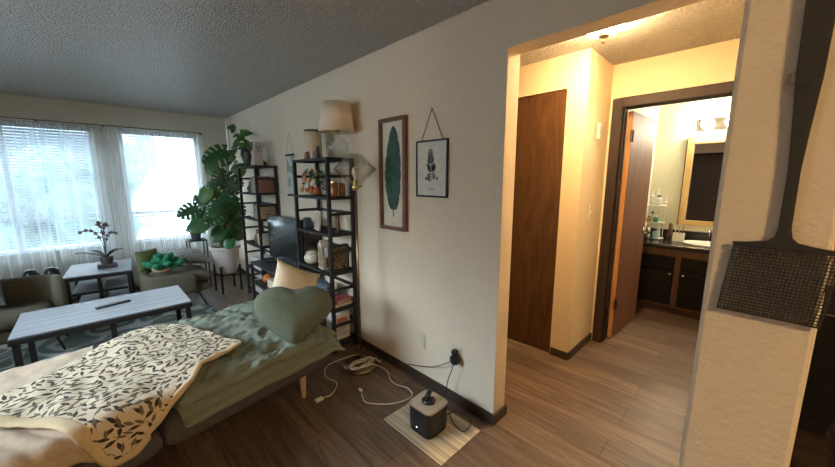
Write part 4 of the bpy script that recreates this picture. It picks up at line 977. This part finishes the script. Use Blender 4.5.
rsqstack([(.086, .1585), (.089, .160), (.089, .166), (.085, .168), (.05, .169)]).build('lid', mat('taupe_lid', (.42, .35, .27), .35), t)
rsqstack([(.091, .1585), (.094, .1585), (.094, .1645), (.091, .1645)]).build('rim', mat('satin_rim', (.5, .42, .3), .3, .8), t)
MB().lathe([(0, .1695), (.04, .1695), (.042, .178), (.03, .19), (0, .193)], n=24).build('knob_base', blackpl, t, smooth=True)
MB().tube([(-.005, .0, .188), (-.01, 0, .205), (.02, .012, .212), (.04, .02, .205)], [.018, .016, .015, .012], 12).build('handle', blackpl, t, smooth=True)
mb = MB().lathe([(0, 0), (.004, 0), (.004, .002), (0, .002)], n=12); mb.v = [(-.0905-z_, .01+x, y_+.045) for x, y_, z_ in mb.v]; mb.build('indicator', emis('led', (1, .9, .7), 2), t)

# ================================================================ FLOOR LAMP
ab = mat('antique_brass', (.34, .26, .13), .28, 1, var=.1)
t = thing('floor_lamp', 'brass floor lamp with faceted clear glass shade beside the shelving', 'floor lamp', (1.405, 2.095, 0))
MB().lathe([(0, .002), (.135, .002), (.14, .01), (.13, .02), (.06, .034), (.02, .045), (0, .045)], n=40).build('base', ab, t, smooth=True)
MB().lathe([(0, .04), (.0085, .04), (.0085, 1.40), (0, 1.40)], n=16).build('pole', ab, t, smooth=True)
MB().lathe([(0, 1.40), (.02, 1.40), (.022, 1.415), (.030, 1.42), (.030, 1.43), (.018, 1.435), (.02, 1.475), (0, 1.478)], n=22).build('socket', brass, t)
MB().tube([(.02, 0, 1.43), (.045, -.02, 1.43)], .006, 8).build('switch', brass, t)
MB().lathe([(.03, 1.432), (.155, 1.555), (.05, 1.66), (.02, 1.665)], n=40).build('glass_shade', glassmat('smoke_glass', (.95, .94, .92), .10), t, smooth=False, solid=.002)
MB().lathe([(.012, 1.478), (.016, 1.50), (.028, 1.53), (.024, 1.56), (0, 1.575)], n=20).build('bulb', mat('bulb_white', (.75, .72, .65), .3), t, smooth=True)
wc = mat('white_cable', (.68, .64, .58), .5)
lx, ly = 1.405, 2.095
loops = []
for k in range(26):
    a = k*.95; loops.append((lx-.02+.11*math.cos(a)*(1+.15*math.sin(k*1.7)), ly-.06+.045*math.sin(a)+.02*math.sin(k*2.1), .052+.004*(k % 4)))
cord('tangled white lamp cord lying over the brass lamp base', [(1.56, 2.04, .012), (1.53, 2.0, .02)]+loops+[(1.45, 1.93, .05), (1.5, 1.88, .008), (1.45, 1.78, .005), (1.44, 1.70, .005), (1.47, 1.60, .005), (1.42, 1.52, .005), (1.28, 1.56, .005), (1.17, 1.68, .005), (1.18, 1.75, .008), (1.20, 1.79, .008)], .0035, wc)
cord('white extension cord running left to the sofa bed', [(1.50, 2.18, .02), (1.45, 2.26, .005), (1.33, 2.28, .005), (1.20, 2.27, .005), (1.12, 2.15, .005), (1.14, 2.02, .005), (1.05, 1.93, .006), (.98, 1.93, .008)], .0035, wc)
o = B(.925, .978, 1.915, 1.945, .001, .02).build('cord_connector', wc, bevel=.005); tag(o, 'white socket end of the extension cord beside the sofa bed leg', 'connector')
o = MB().lathe([(0, .0), (.008, .0), (.011, .014), (.009, .035), (0, .036)], n=14); o.v = [(1.21+x, 1.802+z_, y_+.013) for x, y_, z_ in o.v]; o = o.build('cord_plug', wc, smooth=True); tag(o, 'white plug end of the lamp cord on the floor', 'plug')

# ================================================================ HALL LIGHT, BATHROOM
t = thing('ceiling_light', 'glowing white glass dish light on the hall ceiling', 'ceiling light', (2.33, .775, CZ))
MB().lathe([(0, -.001), (.06, -.001), (.06, -.02), (0, -.02)], n=24).build('mount', brass, t)
MB().lathe([(0, -.062), (.06, -.060), (.085, -.046), (.105, -.024), (.11, -.02)], n=40).build('glass_dish', emis('hall_glow', (1, .68, .34), 185), t, smooth=True, solid=.003)
MB().lathe([(0, -.066), (.035, -.068), (.03, -.078), (.008, -.084), (.008, -.095), (.012, -.10), (.008, -.106), (.008, -.115), (0, -.117)], n=16).build('finial', mat('bronze', (.16, .10, .05), .35, .8), t, smooth=True)
t = thing('light_switch', 'white light switch plate on the hall jog wall', 'switch', (2.94, .9695, 1.22)); B(-.035, .035, -.006, 0, -.057, .057).build('plate', plate, t, bevel=.002); B(-.006, .006, -.014, -.0065, -.012, .012).build('toggle', plate, t)
t = thing('thermostat', 'narrow white thermostat high on the hall jog wall', 'thermostat', (2.955, .9695, 1.86)); B(-.02, .02, -.02, 0, -.06, .06).build('body', plate, t, bevel=.004); B(-.012, .012, -.0215, -.0205, -.02, .04).build('grille', mat('grille_grey', (.35, .3, .24), .6), t)
# vanity
van = thing('vanity_cabinet', 'dark brown bathroom vanity cabinet with black doors', 'cabinet', (4.42, .965, 0))
vw = woodmat('vanity_wood', (.05, .024, .01), (.09, .042, .018), .4, (1, 1, .2), 12); vb = mat('near_black_panel', (.007, .005, .004), .6, Specular_IOR_Level=.15)
LV = 1.62
mb = MB().box(.06, .56, -LV, 0, 0, .09).box(.0, .56, -LV, 0, .0905, .115).box(.02, .56, -LV, 0, .115, .74); mb.box(0, .02, -LV, 0, .66, .74)
for y in (0, -.40, -.80, -1.2, -LV+.05): mb.box(0, .02, y-.05, y, .115, .66)
mb.build('body', vw, van)
for k in range(4):
    y1_ = -.05-.40*k; y0_ = y1_-.35
    d = B(-.012, .0195, y0_+.004, y1_-.004, .12, .50).build('door', vb, van, bevel=.003); B(-.012, .0195, y0_+.004, y1_-.004, .515, .655).build('drawer', vb, van, bevel=.003)
    kb = MB().lathe([(0, 0), (.005, 0), (.005, .015), (.013, .02), (.012, .028), (0, .03)], n=14); kb.v = [(-.0125-z_, (y0_+.03 if k == 0 else y1_-.035)+x, y_+.47) for x, y_, z_ in kb.v]; kb.build('knob', nickel, d, smooth=True)
t = thing('vanity_countertop', 'black countertop with backsplash on the bathroom vanity', 'countertop', (4.40, .968, .742))
cb = mat('black_laminate', (.02, .018, .018), .18)
B(0, .597, -1.63, 0, 0, .04).build('slab', cb, t, bevel=.004); B(.578, .597, -1.63, 0, .0405, .14).build('backsplash', cb, t)
B(.57, .597, -1.63, 0, .1405, .15).build('splash_cap', mat('cap_grey', (.4, .38, .34), .3), t)
t = thing('wash_basin', 'white oval basin set on the vanity counter', 'sink', (4.70, .35, .783)); MB().lathe([(.0, .002), (.12, .002), (.19, .012), (.2, .02), (.205, .012), (.2, .0), (0, 0)], n=36, sx=.8).build('bowl', mat('porcelain', (.8, .79, .75), .15), t, smooth=True)
MB().tube([(.19, 0, .0), (.19, 0, .12), (.15, 0, .15), (.10, 0, .13)], .01, 10).build('faucet', nickel, t, smooth=True)
mir = thing('wall_mirror', 'wood framed rectangular mirror above the vanity', 'mirror', (4.998, .655, .955))
MW = .95; MH = .995; bw = .055; goldw = woodmat('honey_frame', (.55, .36, .13), (.68, .48, .22), .4, (1, 1, .2), 16)
mb = MB().box(-.025, 0, -bw, 0, 0, MH).box(-.025, 0, -MW, -MW+bw, 0, MH).box(-.025, 0, -MW+bw, -bw, 0, bw).box(-.025, 0, -MW+bw, -bw, MH-bw, MH); mb.build('frame', goldw, mir)
mb = MB().box(-.027, -.0, .0003, .008, -.006, MH+.008).box(-.027, 0, -MW, .0, MH+.0003, MH+.008).build('outer_edge', dkwood, mir)
mm = mat('mirror_silver', (.9, .9, .9), .0, 1, var=0); B(-.012, -.002, -MW+bw, -bw, bw, MH-bw).build('mirror_glass', mm, mir)
t = thing('vanity_light', 'chrome bar with glowing round bulbs above the mirror', 'light fixture', (4.998, .30, 2.085)); chrome = mat('chrome', (.75, .75, .75), .12, 1)
B(-.03, 0, -.285, .285, -.06, .06).build('bar', chrome, t, bevel=.003)
for y in (.20, .0, -.20):
    MB().lathe([(0, 0), (.001, 0)], n=3)
    mb = MB().ell((-.088, y, 0), (.055, .055, .055), 18, 12); mb.build('bulb', emis('bath_glow', (1, .88, .66), 85), t, smooth=True)
# things on the counter
t = thing('counter_rack', 'white two tier wire rack with toiletries on vanity counter', 'rack', (4.80, .858, .7825)); wm = mat('white_wire', (.72, .71, .66), .4)
for z in (.012, .20, .40): MB().lathe([(0, z-.006), (.095, z-.006), (.1, z), (.095, z), (.0, z-.002)], n=28, sy=1.1).build('tray', wm, t)
mb = MB()
for a in (0.6, 2.2, 3.9, 5.4): mb.tube([(.098*math.cos(a), .107*math.sin(a), 0), (.098*math.cos(a), .107*math.sin(a), .50)], .003, 6)
mb.tube([(.098*math.cos(a), .107*math.sin(a), .44) for a in [2*PI*k/24 for k in range(25)]], .003, 6)
mb.build('frame', wm, t)
def bottle(label, loc, r, h_, col, name='bottle'):
    t = thing(name, label, 'bottle', loc, 0, 'toiletries on the counter rack'); m_ = mat('btl_%02x%02x%02x' % tuple(int(c*255) for c in col), col, .35)
    MB().lathe([(0, 0), (r, 0), (r, h_*.65), (r*.5, h_*.75), (r*.4, h_*.75), (0, h_*.75)], n=16).build('body', m_, t, smooth=False); MB().lathe([(0, h_*.752), (r*.5, h_*.752), (r*.5, h_), (0, h_)], n=14).build('cap', white_m if k_ % 2 else mat('cap_dark', (.08, .08, .09)), t)
k_ = 0
for (dx, dy, z, r, h_, c, l) in ((-.03, .04, .40, .022, .16, (.7, .7, .68), 'tall white bottle on the top tray of the rack'), (-.03, -.03, .40, .026, .12, (.62, .62, .66), 'pale lilac bottle on the top tray of the rack'), (.04, .0, .40, .022, .19, (.72, .7, .62), 'cream pump bottle at the back of the rack top tray'),
    (-.04, .05, .20, .024, .07, (.60, .36, .05), 'yellow pot on the middle tray of the rack'), (-.045, -.02, .20, .026, .08, (.03, .33, .30), 'teal bottle on the middle tray of the rack'), (.03, .03, .2, .022, .12, (.65, .63, .6), 'white bottle at the back of the middle tray'),
    (-.03, .045, .012, .028, .13, (.6, .6, .6), 'white bottle on the bottom tray of the rack'), (-.045, -.03, .012, .03, .11, (.25, .45, .50), 'blue bottle on the bottom tray of the rack'), (.035, -.04, .012, .025, .14, (.6, .5, .4), 'tan bottle on the bottom tray of the rack')):
    k_ += 1; bottle(l, (4.80+dx, .858+dy, .7825+z+.001), r, h_, c)
t = thing('toothbrush_cup', 'square white toothbrush holder on the vanity counter', 'cup', (4.80, .61, .7825)); mb = MB().box(-.045, .045, -.05, .05, 0, .01).box(-.045, -.039, -.05, .05, .01, .09).box(.039, .045, -.05, .05, .01, .09).box(-.039, .039, -.05, -.044, .01, .09).box(-.039, .039, .044, .05, .01, .09); mb.build('holder', white_m, t)
for k, (y, c, l) in enumerate(((-.02, (.08, .08, .1), 'black'), (.0, (.5, .2, .15), 'coral'), (.025, (.55, .6, .65), 'pale blue'))):
    o = MB().tube([(4.80, .61+y, .794), (4.80+.01, .61+y*1.5, .90), (4.80, .61+y*2, .96)], .0045, 8).build('toothbrush', mat('tb%d' % k, c, .4), smooth=True); tag(o, l+' toothbrush standing in the white square holder', 'toothbrush', 'toothbrushes in the holder')
o = MB().lathe([(0, 0), (.028, 0), (.03, .04), (.016, .14), (.02, .17), (.012, .2), (0, .2)], n=16).build('dark_dispenser', mat('brown_bottle', (.10, .05, .04), .3), smooth=True); o.location = (4.87, .705, .7825); tag(o, 'slim dark brown bottle beside the toothbrush holder', 'bottle')
t = thing('dark_jar', 'round black jar on the counter edge beside the bathroom door', 'jar', (4.56, .90, .7825)); MB().lathe([(0, 0), (.035, 0), (.038, .05), (.03, .065), (0, .065)], n=18).build('body', cb, t, smooth=True); MB().lathe([(0, .0655), (.031, .0655), (.031, .085), (0, .085)], n=18).build('lid', cb, t)

# ================================================================ FLY SWATTER ON STUB WALL
sw = thing('fly_swatter', 'black plastic fly swatter hanging on the near stub wall', 'fly swatter', (.655, -.0265, 1.290))
sp = mat('swatter_plastic', (.022, .022, .022), .5)
mb = MB(); hw_ = .0505; hh_ = .098; th_ = .0022
def fr(a, b, c, d): mb.box(-th_, 0, a, b, c, d)
# slight skew handled by rotation; frame
fr(-hw_, hw_, 0, .0022); fr(-hw_, hw_, hh_-.0022, hh_); fr(-hw_, -hw_+.0022, .0022, hh_-.0022); fr(hw_-.0022, hw_, .0022, hh_-.0022)
n1, n2 = 27, 22
for k in range(1, n1): y = -hw_+2*hw_*k/n1; mb.box(-th_*.85, -th_*.15, y-.0006, y+.0006, .0022, hh_-.0022)
for k in range(1, n2): z = hh_*k/n2; mb.box(-th_*.8, -th_*.2, -hw_+.0022, hw_-.0022, z-.0007, z+.0007)
mb.v = [(x, y-.075*(z-.05), z) for x, y, z in mb.v]
mb.build('mesh_head', sp, sw)
mb = MB(); prof = [(-.050, .0982), (.050, .0982), (.049, .102), (.030, .1045), (.014, .108), (.0085, .114), (.0062, .126), (.0058, .20), (.008, .25), (.012, .32), (.015, .50), (.012, .52), (-.012, .52), (-.015, .50), (-.012, .32), (-.008, .25), (-.0058, .20), (-.0062, .126), (-.0085, .114), (-.014, .108), (-.030, .1045), (-.049, .102)]
mb.prism(prof, lambda a, b, d_: (-.003+d_-(.004 if b > .25 else 0)*0, a, b), .003)
mb.v = [(x, y+.016*(z-.1) if z > .1 else y-.003, z) for x, y, z in mb.v]
mb.build('handle', sp, sw, bevel=.0006)
sw.rotation_euler = (math.radians(.4), 0, 0)
t = thing('adhesive_hook', 'clear plastic adhesive hook holding the fly swatter', 'hook', (.6595, -.021, 1.604)); cg = glassmat('clear_plastic', (.95, .94, .93), .05, .15)
mb = MB(); pl = [(.016*math.cos(a), .016*math.sin(a)+(0.0 if math.sin(a) > 0 else -.004)) for a in [2*PI*k/28 for k in range(28)]]
mb.prism([(y*1.05, z) for y, z in pl], lambda a, b, d_: (-d_, a, b), .0025); mb.build('plate', cg, t)
mb = MB().tube([(-.0028, .013, .008), (-.012, .014, -.004), (-.014, .0, -.010), (-.012, -.014, -.004), (-.0028, -.013, .008)], .002, 8); mb.build('hook', cg, t, smooth=True)

# ================================================================ KITCHEN GLIMPSE
t = thing('dishwasher', 'black dishwasher beyond the stub wall in the kitchen', 'dishwasher', (2.9, -.15, 0))
B(0, .27, -.60, 0, .0, .90).build('body', blackpl, t, bevel=.004); B(-.02, -.001, -.595, -.005, .10, .80).build('door', blackpl, t, bevel=.004)
MB().tube([(-.02, -.54, .74), (-.05, -.54, .74), (-.05, -.06, .74), (-.02, -.06, .74)], .008, 8).build('handle', nickel, t, smooth=True)
B(-.03, .29, -.64, .04, .905, .94).build('countertop', mat('pink_laminate', (.5, .42, .38), .4), t)
t = thing('trash_can', 'black plastic bin at the right edge beyond the stub wall', 'bin', (1.75, -.42, 0))
MB().lathe([(0, .0), (.12, 0), (.15, .55), (.16, .56), (.16, .58), (0, .58)], n=30).build('bin', blackpl, t, smooth=False); MB().lathe([(0, .581), (.165, .581), (.16, .62), (.08, .65), (0, .655)], n=30).build('lid', blackpl, t, smooth=True)
cord('thin black cord lying on the floor beside the bin', [(1.95, -.33, .02), (2.1, -.30, .006), (2.25, -.36, .006), (2.35, -.33, .006), (2.45, -.40, .006)], .004, blackpl)
# unseen copy of the hall fixture, added behind the camera to warm the foreground
src = [o for o in COL.objects if o.get('category') == 'ceiling light'][0]
dup(src, (-.2, -1.3, CZ), 0, 'added glass dish light on the ceiling behind the camera')
